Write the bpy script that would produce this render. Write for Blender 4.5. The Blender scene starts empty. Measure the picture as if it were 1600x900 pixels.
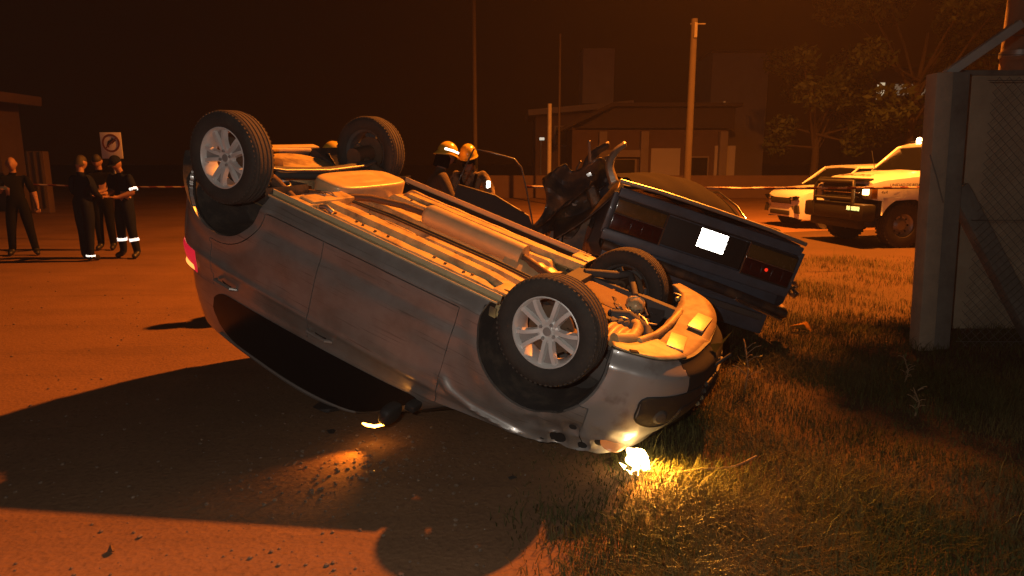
import bpy, bmesh, math, random
import numpy as np
from mathutils import Vector, Matrix, Euler
R_ = math.radians
rnd = random.Random(7)
S = bpy.context.scene
COL = S.collection

# ------------------------------------------------------------------ camera
CAM_H = 1.70
cam_d = bpy.data.cameras.new("camera"); cam = bpy.data.objects.new("camera", cam_d); COL.objects.link(cam)
cam_d.sensor_width = 36.0; cam_d.lens = 36.0 * 1050 / 1600
cam_d.clip_start = 0.05; cam_d.clip_end = 2000
cam.location = (0, 0, CAM_H)
cam.rotation_euler = (math.pi / 2 - math.atan((450 - 255) / 1050), 0, 0)
S.camera = cam
S.view_settings.view_transform = 'Standard'; S.view_settings.look = 'None'
S.view_settings.gamma = 1.0; S.view_settings.exposure = 0.0; S.view_settings.use_curve_mapping = False

# ------------------------------------------------------------------ night sky
W = bpy.data.worlds.new("World"); S.world = W; W.use_nodes = True
wn = W.node_tree.nodes
wn["Background"].inputs[0].default_value = (0.0125, 0.0024, 0.0003, 1)
wn["Background"].inputs[1].default_value = 0.38

# weak pale light from behind the photographer's left shoulder (the one sun lamp, turned far down)
sd = bpy.data.lights.new("sun", 'SUN'); sun = bpy.data.objects.new("sun", sd); COL.objects.link(sun)
sd.energy = 0.02; sd.angle = R_(12); sd.color = (1.0, 0.95, 0.90)
sun.rotation_euler = Vector((0.55, 0.90, -0.32)).to_track_quat('-Z', 'Y').to_euler()

S.cycles.max_bounces = 6; S.cycles.diffuse_bounces = 3; S.cycles.glossy_bounces = 3
S.cycles.transmission_bounces = 4; S.cycles.transparent_max_bounces = 8; S.cycles.volume_bounces = 0
S.cycles.caustics_reflective = False; S.cycles.caustics_refractive = False
S.cycles.sample_clamp_indirect = 4.0
S.cycles.use_denoising = True
try: S.cycles.denoiser = 'OPENIMAGEDENOISE'
except Exception: pass

# the photographer's phone flash, seen in the photograph by the neutral light on near things and the blazing reflective tape
td = bpy.data.lights.new("phone_flash", 'POINT'); td.energy = 165.0; td.color = (1.0, 0.90, 0.78); td.shadow_soft_size = 0.01
torch = bpy.data.objects.new("phone_flash", td); COL.objects.link(torch); torch.location = (-0.20, -0.08, CAM_H + 0.15)

SODIUM = (1.0, 0.245, 0.022)

# ================================================================== helpers
def tag(o, label=None, cat=None, group=None, kind=None):
    if label: o["label"] = label
    if cat: o["category"] = cat
    if group: o["group"] = group
    if kind: o["kind"] = kind
    return o

def empty(name, loc=(0, 0, 0), rz=0, mat=None):
    o = bpy.data.objects.new(name, None); COL.objects.link(o)
    o.empty_display_size = 0.1
    if mat is not None: o.matrix_world = mat
    else:
        o.location = loc; o.rotation_euler = (0, 0, rz)
    return o

_m = {}
def mat(name, col, rough=0.6, metal=0.0, coat=0.0, var=0.0, vscale=6.0, bump=0.0, bscale=40.0, emit=None, estr=0.0, spec=0.5,
        col2=None, thr=0.5, soft=0.12):
    """principled material with noise colour variation, optional second colour in noise patches and fine relief"""
    if name in _m: return _m[name]
    m = bpy.data.materials.new(name); m.use_nodes = True
    nt = m.node_tree; n = nt.nodes; l = nt.links; b = n["Principled BSDF"]
    b.inputs["Base Color"].default_value = (*col, 1); b.inputs["Roughness"].default_value = rough
    b.inputs["Metallic"].default_value = metal; b.inputs["Coat Weight"].default_value = coat
    b.inputs["Coat Roughness"].default_value = 0.08
    b.inputs["Specular IOR Level"].default_value = spec
    tc = n.new("ShaderNodeTexCoord")
    if var > 0 or col2:
        no = n.new("ShaderNodeTexNoise"); no.inputs["Scale"].default_value = vscale; no.inputs["Detail"].default_value = 8
        no.inputs["Roughness"].default_value = 0.62
        l.new(tc.outputs["Object"], no.inputs["Vector"])
        mx = n.new("ShaderNodeMix"); mx.data_type = 'RGBA'
        if col2:
            rp = n.new("ShaderNodeValToRGB"); rp.color_ramp.elements[0].position = thr - soft; rp.color_ramp.elements[1].position = thr + soft
            l.new(no.outputs["Fac"], rp.inputs["Fac"]); l.new(rp.outputs["Color"], mx.inputs["Factor"])
            mx.inputs["A"].default_value = (*col, 1); mx.inputs["B"].default_value = (*col2, 1)
        else:
            l.new(no.outputs["Fac"], mx.inputs["Factor"])
            mx.inputs["A"].default_value = (*[c * (1 - var) for c in col], 1); mx.inputs["B"].default_value = (*[min(1, c * (1 + var)) for c in col], 1)
        l.new(mx.outputs["Result"], b.inputs["Base Color"])
        rr = n.new("ShaderNodeMapRange"); rr.inputs["To Min"].default_value = max(0.02, rough - 0.12); rr.inputs["To Max"].default_value = min(1, rough + 0.12)
        l.new(no.outputs["Fac"], rr.inputs["Value"]); l.new(rr.outputs["Result"], b.inputs["Roughness"])
    if bump > 0:
        nb = n.new("ShaderNodeTexNoise"); nb.inputs["Scale"].default_value = bscale; nb.inputs["Detail"].default_value = 6
        l.new(tc.outputs["Object"], nb.inputs["Vector"])
        bp = n.new("ShaderNodeBump"); bp.inputs["Strength"].default_value = bump; bp.inputs["Distance"].default_value = 0.01
        l.new(nb.outputs["Fac"], bp.inputs["Height"]); l.new(bp.outputs["Normal"], b.inputs["Normal"])
    if emit:
        b.inputs["Emission Color"].default_value = (*emit, 1); b.inputs["Emission Strength"].default_value = estr
    _m[name] = m
    return m

def retro(name, tint=(1, 1, 1)):
    """retro-reflective tape: a glossy lobe that sends light back where it came from, over a pale base"""
    if name in _m: return _m[name]
    m = bpy.data.materials.new(name); m.use_nodes = True
    n = m.node_tree.nodes; l = m.node_tree.links
    b = n["Principled BSDF"]; b.inputs["Base Color"].default_value = (0.7 * tint[0], 0.7 * tint[1], 0.7 * tint[2], 1); b.inputs["Roughness"].default_value = 0.5
    g = n.new("ShaderNodeNewGeometry"); gl = n.new("ShaderNodeBsdfAnisotropic")
    gl.inputs["Color"].default_value = (*tint, 1); gl.inputs["Roughness"].default_value = 0.22
    l.new(g.outputs["Incoming"], gl.inputs["Normal"])
    mx = n.new("ShaderNodeMixShader"); mx.inputs[0].default_value = 0.6
    l.new(b.outputs[0], mx.inputs[1]); l.new(gl.outputs[0], mx.inputs[2]); l.new(mx.outputs[0], n["Material Output"].inputs[0])
    _m[name] = m
    return m

def finish(me, angle=35):
    me.shade_smooth()
    me.set_sharp_from_angle(angle=R_(angle))

class MB:
    """collects verts and faces; build() links them as one mesh object"""
    def __init__(s): s.v = []; s.f = []; s.mi = []
    def add(s, vs, fs, mi=0, M=None):
        o = len(s.v)
        s.v += [tuple(M @ Vector(p)) if M is not None else tuple(p) for p in vs]
        s.f += [tuple(i + o for i in f) for f in fs]; s.mi += [mi] * len(fs)
        return s
    def box(s, c, d, rot=None, mi=0, bev=0.0, taper=None):
        bm = bmesh.new(); bmesh.ops.create_cube(bm, size=1.0)
        for v in bm.verts:
            v.co = Vector((v.co.x * d[0], v.co.y * d[1], v.co.z * d[2]))
            if taper and v.co.z > 0: v.co.x *= taper[0]; v.co.y *= taper[1]
        if bev > 0: bmesh.ops.bevel(bm, geom=list(bm.edges), offset=bev, segments=2, profile=0.6, affect='EDGES')
        M = Matrix.Translation(c)
        if rot is not None: M = M @ Euler(rot).to_matrix().to_4x4()
        bm.verts.index_update()
        s.add([v.co.copy() for v in bm.verts], [[v.index for v in f.verts] for f in bm.faces], mi, M); bm.free()
        return s
    def tube(s, path, r, n=8, cap=True, mi=0, M=None):
        P = [Vector(p) for p in path]; k = len(P)
        rs = r if isinstance(r, (list, tuple)) else [r] * k
        vs = []; fs = []; up = None
        for i, p in enumerate(P):
            t = (P[min(i + 1, k - 1)] - P[max(i - 1, 0)])
            if t.length < 1e-9: t = Vector((0, 0, 1))
            t.normalize()
            if up is None: up = Vector((0, 0, 1)) if abs(t.z) < 0.9 else Vector((1, 0, 0))
            a = t.cross(up).normalized(); b = a.cross(t).normalized(); up = b
            for j in range(n):
                q = 2 * math.pi * j / n
                vs.append(p + a * (math.cos(q) * rs[i]) + b * (math.sin(q) * rs[i]))
        for i in range(k - 1):
            for j in range(n):
                fs.append((i * n + j, i * n + (j + 1) % n, (i + 1) * n + (j + 1) % n, (i + 1) * n + j))
        if cap: fs.append(tuple(range(n - 1, -1, -1))); fs.append(tuple((k - 1) * n + j for j in range(n)))
        return s.add(vs, fs, mi, M)
    def lathe(s, prof, n=32, mi=0, M=None, closed=False):
        """profile of (r, h), turned about the local y axis"""
        vs = []; fs = []; k = len(prof)
        for j in range(n):
            q = 2 * math.pi * j / n
            for r, h in prof: vs.append((r * math.cos(q), h, r * math.sin(q)))
        for j in range(n):
            a = j * k; b = ((j + 1) % n) * k
            for i in range(k if closed else k - 1):
                i2 = (i + 1) % k
                fs.append((a + i, a + i2, b + i2, b + i))
        return s.add(vs, fs, mi, M)
    def prism(s, poly, h, M=None, mi=0):
        """polygon in local xy extruded along z from 0 to h"""
        n = len(poly)
        vs = [(x, y, 0) for x, y in poly] + [(x, y, h) for x, y in poly]
        fs = [tuple(range(n - 1, -1, -1)), tuple(range(n, 2 * n))] + [(i, (i + 1) % n, n + (i + 1) % n, n + i) for i in range(n)]
        return s.add(vs, fs, mi, M)
    def grid(s, fn, nu, nv, mi=0, closed_u=False):
        vs = [fn(i / (nu - (0 if closed_u else 1)), j / (nv - 1)) for i in range(nu) for j in range(nv)]
        fs = []
        for i in range(nu if closed_u else nu - 1):
            i2 = (i + 1) % nu
            for j in range(nv - 1): fs.append((i * nv + j, i2 * nv + j, i2 * nv + j + 1, i * nv + j + 1))
        return s.add(vs, fs, mi)
    def mesh(s, name, mats, angle=35, fixn=True):
        me = bpy.data.meshes.new(name); me.from_pydata(s.v, [], s.f)
        for m in (mats if isinstance(mats, (list, tuple)) else [mats]): me.materials.append(m)
        me.polygons.foreach_set("material_index", s.mi)
        if fixn:
            bm = bmesh.new(); bm.from_mesh(me); bmesh.ops.recalc_face_normals(bm, faces=bm.faces); bm.to_mesh(me); bm.free()
        me.validate(); finish(me, angle)
        return me
    def build(s, name, mats, parent=None, angle=35, fixn=True):
        o = bpy.data.objects.new(name, s.mesh(name, mats, angle, fixn)); COL.objects.link(o)
        if parent is not None: o.parent = parent
        return o

def catmull(P, n):
    """n points along a Catmull-Rom curve through P (any dimension), uniform in arc length"""
    P = np.array(P, float); d = []
    Q = np.vstack([2 * P[0] - P[1], P, 2 * P[-1] - P[-2]])
    out = []
    for i in range(1, len(Q) - 2):
        t = np.linspace(0, 1, 40, endpoint=False)[:, None]
        a, b, c, e = Q[i - 1], Q[i], Q[i + 1], Q[i + 2]
        out.append(0.5 * (2 * b + (c - a) * t + (2 * a - 5 * b + 4 * c - e) * t ** 2 + (3 * b - a - 3 * c + e) * t ** 3))
    out.append(P[-1][None]); out = np.vstack(out)
    s = np.concatenate([[0], np.cumsum(np.linalg.norm(np.diff(out, axis=0), axis=1))]); s /= s[-1]
    u = np.linspace(0, 1, n)
    return np.stack([np.interp(u, s, out[:, k]) for k in range(P.shape[1])], 1)

def lut(x, T):
    return float(np.interp(x, [t[0] for t in T], [t[1] for t in T]))

def sstep(a, b, x):
    t = min(1, max(0, (x - a) / (b - a))); return t * t * (3 - 2 * t)

def copy_obj(o, parent=None):
    c = o.copy(); COL.objects.link(c); c.parent = parent
    if parent is not None: c.matrix_parent_inverse = Matrix()
    for ch in list(o.children): copy_obj(ch, c)
    return c

def point_lamp(name, loc, power, color, radius=0.05, parent=None):
    d = bpy.data.lights.new(name, 'POINT'); d.energy = power; d.color = color; d.shadow_soft_size = radius
    o = bpy.data.objects.new(name, d); COL.objects.link(o)
    o.location = loc
    if parent is not None: o.parent = parent
    return o

# ================================================================== materials
M_dirt = mat("dirt_road", (0.27, 0.165, 0.10), 0.9)
def dirt_nodes(m, c1, c2, c3):
    nt = m.node_tree; n = nt.nodes; l = nt.links; b = n["Principled BSDF"]
    tc = n.new("ShaderNodeTexCoord")
    a = n.new("ShaderNodeTexNoise"); a.inputs["Scale"].default_value = 0.55; a.inputs["Detail"].default_value = 9; a.inputs["Roughness"].default_value = 0.65
    f = n.new("ShaderNodeTexNoise"); f.inputs["Scale"].default_value = 26; f.inputs["Detail"].default_value = 8; f.inputs["Roughness"].default_value = 0.7
    v = n.new("ShaderNodeTexVoronoi"); v.inputs["Scale"].default_value = 42; v.inputs["Randomness"].default_value = 1
    for q in (a, f, v): l.new(tc.outputs["Object"], q.inputs["Vector"])
    m1 = n.new("ShaderNodeMix"); m1.data_type = 'RGBA'; m1.inputs["A"].default_value = (*c1, 1); m1.inputs["B"].default_value = (*c2, 1)
    r1 = n.new("ShaderNodeValToRGB"); r1.color_ramp.elements[0].position = 0.36; r1.color_ramp.elements[1].position = 0.66
    l.new(a.outputs["Fac"], r1.inputs[0]); l.new(r1.outputs[0], m1.inputs["Factor"])
    m2 = n.new("ShaderNodeMix"); m2.data_type = 'RGBA'; m2.inputs["B"].default_value = (*c3, 1)
    r2 = n.new("ShaderNodeValToRGB"); r2.color_ramp.elements[0].position = 0.50; r2.color_ramp.elements[1].position = 0.72
    r2.color_ramp.elements[1].color = (0.75, 0.75, 0.75, 1)
    l.new(f.outputs["Fac"], r2.inputs[0]); l.new(r2.outputs[0], m2.inputs["Factor"]); l.new(m1.outputs["Result"], m2.inputs["A"])
    l.new(m2.outputs["Result"], b.inputs["Base Color"])
    ad = n.new("ShaderNodeMath"); ad.operation = 'MULTIPLY_ADD'; ad.inputs[1].default_value = 0.5
    l.new(v.outputs["Distance"], ad.inputs[0]); l.new(f.outputs["Fac"], ad.inputs[2])
    bp = n.new("ShaderNodeBump"); bp.inputs["Strength"].default_value = 0.40; bp.inputs["Distance"].default_value = 0.018
    l.new(ad.outputs[0], bp.inputs["Height"]); l.new(bp.outputs[0], b.inputs["Normal"])
    b.inputs["Specular IOR Level"].default_value = 0.25
def road_wear(m):
    nt = m.node_tree; n = nt.nodes; l = nt.links; b = n["Principled BSDF"]
    tc = n.new("ShaderNodeTexCoord"); mp = n.new("ShaderNodeMapping"); mp.inputs["Scale"].default_value = (0.35, 2.6, 1); mp.inputs["Rotation"].default_value = (0, 0, 0.35)
    no = n.new("ShaderNodeTexNoise"); no.inputs["Scale"].default_value = 0.9; no.inputs["Detail"].default_value = 7; no.inputs["Distortion"].default_value = 0.6
    st = n.new("ShaderNodeTexNoise"); st.inputs["Scale"].default_value = 2.3; st.inputs["Detail"].default_value = 10; st.inputs["Roughness"].default_value = 0.75
    l.new(tc.outputs["Object"], mp.inputs[0]); l.new(mp.outputs[0], no.inputs["Vector"]); l.new(tc.outputs["Object"], st.inputs["Vector"])
    r1 = n.new("ShaderNodeValToRGB"); r1.color_ramp.elements[0].position = 0.50; r1.color_ramp.elements[1].position = 0.62; l.new(no.outputs["Fac"], r1.inputs[0])
    r2 = n.new("ShaderNodeValToRGB"); r2.color_ramp.elements[0].position = 0.56; r2.color_ramp.elements[1].position = 0.66; l.new(st.outputs["Fac"], r2.inputs[0])
    mx = n.new("ShaderNodeMath"); mx.operation = 'MAXIMUM'; l.new(r1.outputs[0], mx.inputs[0]); l.new(r2.outputs[0], mx.inputs[1])
    mu = n.new("ShaderNodeMath"); mu.operation = 'MULTIPLY'; mu.inputs[1].default_value = 0.20; l.new(mx.outputs[0], mu.inputs[0])
    mix = n.new("ShaderNodeMix"); mix.data_type = 'RGBA'; mix.inputs["B"].default_value = (0.07, 0.042, 0.027, 1)
    src = b.inputs["Base Color"].links[0].from_socket; l.new(src, mix.inputs["A"]); l.new(mu.outputs[0], mix.inputs["Factor"]); l.new(mix.outputs["Result"], b.inputs["Base Color"])
dirt_nodes(M_dirt, (0.215, 0.120, 0.062), (0.15, 0.083, 0.043), (0.09, 0.051, 0.028))
road_wear(M_dirt)
M_soil = mat("verge_soil", (0.10, 0.07, 0.04), 0.95)
dirt_nodes(M_soil, (0.075, 0.044, 0.024), (0.052, 0.034, 0.018), (0.032, 0.022, 0.012))
M_silver = mat("silver_paint", (0.40, 0.385, 0.37), 0.34, 0.55, 0.6, col2=(0.29, 0.25, 0.22), vscale=3.5, thr=0.56, soft=0.16, bump=0.02, bscale=9)
def scratches(m, amt):
    nt = m.node_tree; n = nt.nodes; l = nt.links; b = n["Principled BSDF"]
    tc = n.new("ShaderNodeTexCoord"); mp = n.new("ShaderNodeMapping"); mp.inputs["Scale"].default_value = (1.6, 9, 55); mp.inputs["Rotation"].default_value = (0, 0.12, 0)
    no = n.new("ShaderNodeTexNoise"); no.inputs["Scale"].default_value = 1.6; no.inputs["Detail"].default_value = 5
    l.new(tc.outputs["Object"], mp.inputs["Vector"]); l.new(mp.outputs[0], no.inputs["Vector"])
    rp = n.new("ShaderNodeValToRGB"); rp.color_ramp.elements[0].position = 0.60; rp.color_ramp.elements[1].position = 0.70; l.new(no.outputs["Fac"], rp.inputs[0])
    mu = n.new("ShaderNodeMath"); mu.operation = 'MULTIPLY'; mu.inputs[1].default_value = amt; l.new(rp.outputs[0], mu.inputs[0])
    mx = n.new("ShaderNodeMix"); mx.data_type = 'RGBA'; mx.inputs["B"].default_value = (0.13, 0.11, 0.095, 1)
    src = b.inputs["Base Color"].links[0].from_socket; l.new(src, mx.inputs["A"]); l.new(mu.outputs[0], mx.inputs["Factor"]); l.new(mx.outputs["Result"], b.inputs["Base Color"])
scratches(M_silver, 0.55)
M_silver2 = mat("bumper_paint", (0.40, 0.385, 0.37), 0.40, 0.45, 0.5, col2=(0.24, 0.20, 0.17), vscale=7, thr=0.62, soft=0.1)
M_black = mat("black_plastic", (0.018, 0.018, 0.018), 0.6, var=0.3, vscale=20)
M_liner = mat("arch_liner", (0.035, 0.032, 0.03), 0.85, col2=(0.10, 0.08, 0.06), vscale=9, thr=0.6, bump=0.3, bscale=30)
M_inner = mat("unlit_cabin", (0.012, 0.012, 0.012), 0.9)
M_glass = mat("tinted_glass", (0.006, 0.006, 0.007), 0.16, spec=0.22)
M_floor = mat("underbody_panel", (0.60, 0.46, 0.20), 0.5, 0.0, var=0.25, vscale=5, bump=0.12, bscale=35, col2=(0.20, 0.14, 0.085), thr=0.56, soft=0.10)
M_floord = mat("underbody_dark", (0.09, 0.085, 0.08), 0.8, var=0.4, vscale=8, bump=0.2, bscale=40)
M_seal = mat("sill_flange", (0.55, 0.43, 0.24), 0.5, 0.0, var=0.2, vscale=14)
M_alu = mat("heat_shield", (0.64, 0.51, 0.28), 0.42, 0.2, var=0.18, vscale=10, bump=0.1, bscale=60)
M_rust = mat("rusty_steel", (0.14, 0.085, 0.05), 0.75, 0.3, var=0.45, vscale=12, bump=0.25, bscale=50)
M_steel = mat("dull_steel", (0.30, 0.29, 0.28), 0.45, 0.7, var=0.25, vscale=14)
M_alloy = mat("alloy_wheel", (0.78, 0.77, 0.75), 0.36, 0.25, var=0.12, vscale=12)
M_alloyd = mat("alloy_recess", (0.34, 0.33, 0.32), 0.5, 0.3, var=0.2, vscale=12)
M_tyre = mat("tyre_rubber", (0.028, 0.026, 0.024), 0.82, col2=(0.060, 0.048, 0.038), vscale=8, thr=0.55, soft=0.2, bump=0.35, bscale=70)
M_tread = mat("tyre_tread", (0.075, 0.062, 0.05), 0.9, var=0.3, vscale=16, bump=0.5, bscale=85)
M_blue = mat("dark_blue_paint", (0.095, 0.125, 0.17), 0.45, 0.1, 0.15, col2=(0.06, 0.07, 0.085), vscale=4, thr=0.6, soft=0.15)
M_blued = mat("crumpled_paint", (0.045, 0.045, 0.05), 0.5, 0.3, 0.2, col2=(0.16, 0.11, 0.07), vscale=5, thr=0.55, soft=0.1, bump=0.3, bscale=6)
M_chrome = mat("chrome_trim", (0.62, 0.61, 0.60), 0.16, 0.95, var=0.1, vscale=20)
M_red = mat("red_lens", (0.16, 0.008, 0.008), 0.18, coat=0.8)
M_amber = mat("amber_lens", (0.30, 0.14, 0.015), 0.2, coat=0.8)
M_white = mat("white_vehicle_paint", (0.64, 0.67, 0.72), 0.3, 0.0, 0.6, var=0.05, vscale=3)
M_conc = mat("concrete", (0.34, 0.32, 0.29), 0.9, var=0.3, vscale=5, bump=0.4, bscale=30)
M_concd = mat("stained_concrete", (0.20, 0.18, 0.15), 0.92, col2=(0.11, 0.095, 0.08), vscale=4, thr=0.5, soft=0.2, bump=0.5, bscale=22)
M_wire = mat("galvanised_wire", (0.13, 0.12, 0.105), 0.6, 0.5)
M_wood = mat("weathered_wood", (0.20, 0.14, 0.09), 0.9, var=0.35, vscale=5, bump=0.4, bscale=18)
M_helmet = mat("yellow_helmet", (0.75, 0.52, 0.06), 0.22, coat=0.8, var=0.08, vscale=9)
M_skin = mat("skin", (0.30, 0.17, 0.12), 0.6)
M_hair = mat("dark_hair", (0.02, 0.015, 0.012), 0.7)
M_navy = mat("navy_cloth", (0.010, 0.013, 0.030), 0.95, spec=0.05, var=0.3, vscale=9, bump=0.2, bscale=60)
M_blk = mat("black_cloth", (0.007, 0.007, 0.008), 0.95, spec=0.05, var=0.3, vscale=9, bump=0.2, bscale=60)
M_brown = mat("turnout_cloth", (0.085, 0.06, 0.04), 0.9, var=0.4, vscale=7, bump=0.3, bscale=50)
M_tan = mat("tan_turnout_cloth", (0.26, 0.19, 0.11), 0.9, col2=(0.06, 0.045, 0.03), vscale=10, thr=0.52, soft=0.06, bump=0.3, bscale=50)
M_shoe = mat("shoe_leather", (0.012, 0.011, 0.010), 0.5)
M_retro = retro("reflective_tape")
M_retroY = retro("reflective_lime", (0.9, 1.0, 0.35))
M_bark = mat("bark", (0.07, 0.05, 0.035), 0.95, var=0.4, vscale=9, bump=0.6, bscale=14)
M_leaf = mat("leaf", (0.055, 0.075, 0.022), 0.7, var=0.45, vscale=1.3)
M_wall = mat("house_plaster", (0.30, 0.24, 0.19), 0.9, var=0.18, vscale=1.2, bump=0.2, bscale=14)
M_brick = mat("house_wall_raw", (0.15, 0.095, 0.07), 0.95, var=0.3, vscale=2, bump=0.3, bscale=12)
M_roof = mat("roof_sheet", (0.07, 0.05, 0.045), 0.8, var=0.3, vscale=2)

# ================================================================== setting
def sheet(name, pts, z, m, kind="structure"):
    b = MB(); b.add([(x, y, z) for x, y in pts], [tuple(range(len(pts)))])
    return tag(b.build(name, m, fixn=False), kind=kind)

def ground_mesh():
    b = MB()
    xs = np.unique(np.concatenate([np.linspace(-400, -30, 8), np.linspace(-30, 30, 61), np.linspace(30, 400, 8)]))
    ys = np.unique(np.concatenate([np.linspace(-60, -4, 6), np.linspace(-4, 40, 60), np.linspace(40, 700, 8)]))
    vs = [(x, y, 0) for x in xs for y in ys]; ny = len(ys)
    fs = [(i * ny + j, (i + 1) * ny + j, (i + 1) * ny + j + 1, i * ny + j + 1) for i in range(len(xs) - 1) for j in range(ny - 1)]
    b.add(vs, fs); o = b.build("ground", M_dirt, fixn=False)
    tag(o, kind="structure"); return o
ground_mesh()

def verge_edge(y):
    """x of the ragged edge between the dirt road and the grass verge"""
    base = float(np.interp(y, [-3, 1.0, 2.2, 2.8, 3.4, 4.0, 5.2, 7, 9, 12, 18], [-0.6, -0.25, -0.02, 0.12, 0.24, 0.42, 0.9, 1.6, 2.2, 3.0, 5.0]))
    return base + 0.10 * math.sin(y * 3.1) + 0.06 * math.sin(y * 7.7 + 1) + 0.025 * math.sin(y * 29) + 0.018 * math.sin(y * 61 + 2)
ys = np.linspace(-3, 11.5, 420)
sheet("grass_verge", [(verge_edge(y) + 0.38, y) for y in ys] + [(3.9, 13.0), (4.3, 14.5), (5.4, 16.2), (8, 17.2), (18, 18.0), (18, -3)], 0.004, M_soil)  # soil carried on under the truck to darken the ground beneath the lamp

# ------------------------------------------------------------------ street lamp (above the frame): lights the whole place
def street_lamp():
    r = empty("street_lamp", (10.7, 13.3, 0)); tag(r, "tall sodium street lamp on a grey steel pole, arm reaching over the road", "street lamp")
    MB().tube([(0, 0, 0), (0, 0, 6), (0, 0, 10.6)], [0.11, 0.09, 0.07], 12).build("pole", M_steel, r)
    MB().tube([(0, 0, 10.5), (-1.2, -0.1, 11.15), (-4.0, -0.25, 11.45)], 0.045, 8).build("arm", M_steel, r)
    MB().box((-4.5, -0.3, 11.45), (0.75, 0.28, 0.14), bev=0.04).build("lamp_head", M_steel, r)
    m = mat("sodium_glass", (0.8, 0.5, 0.2), 0.3, emit=SODIUM, estr=60)
    MB().box((-4.6, -0.3, 11.365), (0.42, 0.20, 0.025), bev=0.01).build("lens", m, r)
    d = bpy.data.lights.new("sodium_light", 'SPOT'); d.energy = 36000; d.color = SODIUM; d.shadow_soft_size = 0.16; d.spot_size = R_(178); d.spot_blend = 1.0
    o = bpy.data.objects.new("sodium_light", d); COL.objects.link(o); o.parent = r; o.location = (-4.6, -0.3, 11.2)
street_lamp()

# ================================================================== overturned silver car
# local axes: x forward, y left, z up (as if upright); the pose turns it on its roof, nose down
YAW, PITCH, ROLL = -0.4458, 0.3295, 3.1775
CAR = Matrix.Translation((-0.4538, 4.7704, CAM_H - 0.2325)) @ Matrix.Rotation(YAW, 4, 'Z') @ Matrix.Rotation(PITCH, 4, 'Y') @ Matrix.Rotation(ROLL, 4, 'X')
car = empty("overturned_car", mat=CAR)
tag(car, "silver hatchback lying upside down on its roof, nose down in the grass", "car")

FA, RA = (1.25, 0.34, 0.392), (-1.24, 0.26, 0.385)     # wheel arch centre x, z and radius
PLAN = [(-1.80, 0), (-1.785, 0.40), (-1.74, 0.62), (-1.62, 0.755), (-1.40, 0.81), (-0.9, 0.84), (-0.3, 0.85), (0.4, 0.85), (0.9, 0.84), (1.3, 0.83),
        (1.6, 0.81), (1.82, 0.765), (1.98, 0.64), (2.09, 0.38), (2.125, 0)]
NC = 321
plan = catmull(PLAN, NC)
ZB = [(-1.8, 0.24), (-1.5, 0.25), (-1.2, 0.24), (-0.8, 0.235), (0.9, 0.235), (1.2, 0.22), (1.7, 0.205), (2.1, 0.20)]
ZT = [(-1.8, 1.03), (-1.4, 1.06), (-1.0, 1.05), (-0.3, 1.04), (0.5, 1.025), (0.75, 1.0), (1.1, 0.955), (1.4, 0.915), (1.7, 0.86), (1.9, 0.80), (2.06, 0.74)]
NR = 58
tang = np.gradient(plan, axis=0); tang /= np.linalg.norm(tang, axis=1)[:, None]
nrm = np.stack([-tang[:, 1], tang[:, 0]], 1)   # outward for a left half traversed rear to front
SEAM_F, SEAM_M = 0.715, -0.315
def off(x, z, fr):
    """inward offset of the skin at height z; fr is how far round the nose/tail (0 side, 1 end)"""
    zt = lut(x, ZT); zb = lut(x, ZB)
    h = (z - zb) / (zt - zb)
    o = 0.060 * (1 - sstep(0, 0.13, h)) + 0.018 * (1 - sstep(0.1, 0.5, h))
    o += 0.040 * sstep(0.72, 1.0, h) ** 1.5
    o += 0.010 * math.exp(-((z - 0.46) / 0.05) ** 2) * (1 if -1.0 < x < 0.95 else 0)      # scallop low in the doors
    o -= 0.010 * math.exp(-((z - (0.895 + 0.02 * x)) / 0.022) ** 2) * sstep(-1.6, -1.2, x) * (1 - sstep(1.25, 1.5, x))  # shoulder crease
    if 0.66 < x < 1.38:                                                                     # curved swage in the front wing
        zc = lut(x, [(0.66, 0.70), (0.70, 0.79), (0.80, 0.862), (0.975, 0.905), (1.38, 0.925)])
        o -= 0.024 * math.exp(-((z - zc) / (0.024 + 0.022 * (1 - sstep(0.66, 0.88, x)))) ** 2) * sstep(0.68, 0.80, x) * (1 - sstep(1.25, 1.38, x))
    if x > 1.5: o += fr * (0.10 * sstep(0.45, 1.0, h) + 0.03 * (1 - sstep(0.0, 0.25, h)))
    if x < -1.4: o += fr * (0.05 * sstep(0.55, 1.0, h) - 0.02 * math.exp(-((z - 0.45) / 0.12) ** 2))
    return o
G = np.zeros((NC, NR, 3))
for i in range(NC):
    x, y = plan[i]
    if abs(x - SEAM_F) < 0.009: x = SEAM_F
    if abs(x - SEAM_M) < 0.009: x = SEAM_M
    fr = abs(nrm[i][0])
    zb, zt = lut(x, ZB), lut(x, ZT)
    for j in range(NR):
        z = zb + (zt - zb) * j / (NR - 1)
        o = off(x, z, fr)
        G[i, j] = (x - nrm[i][0] * o, y - nrm[i][1] * o, z)
# orient outward normals
if nrm[NC // 2][1] < 0:
    for i in range(NC):
        x, y = plan[i]; fr = abs(nrm[i][0])
        for j in range(NR):
            z = G[i, j, 2]; o = off(x, z, fr); G[i, j] = (x + nrm[i][0] * o, y + nrm[i][1] * o, z)
# flared arch lip
for (cx, cz, r) in (FA, RA):
    for i in range(NC):
        for j in range(NR):
            x, y, z = G[i, j]
            if y < 0.6: continue
            d = math.hypot(x - cx, z - cz)
            if d < r + 0.14: G[i, j, 1] += 0.016 * (1 - sstep(r + 0.02, r + 0.13, d))
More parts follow.
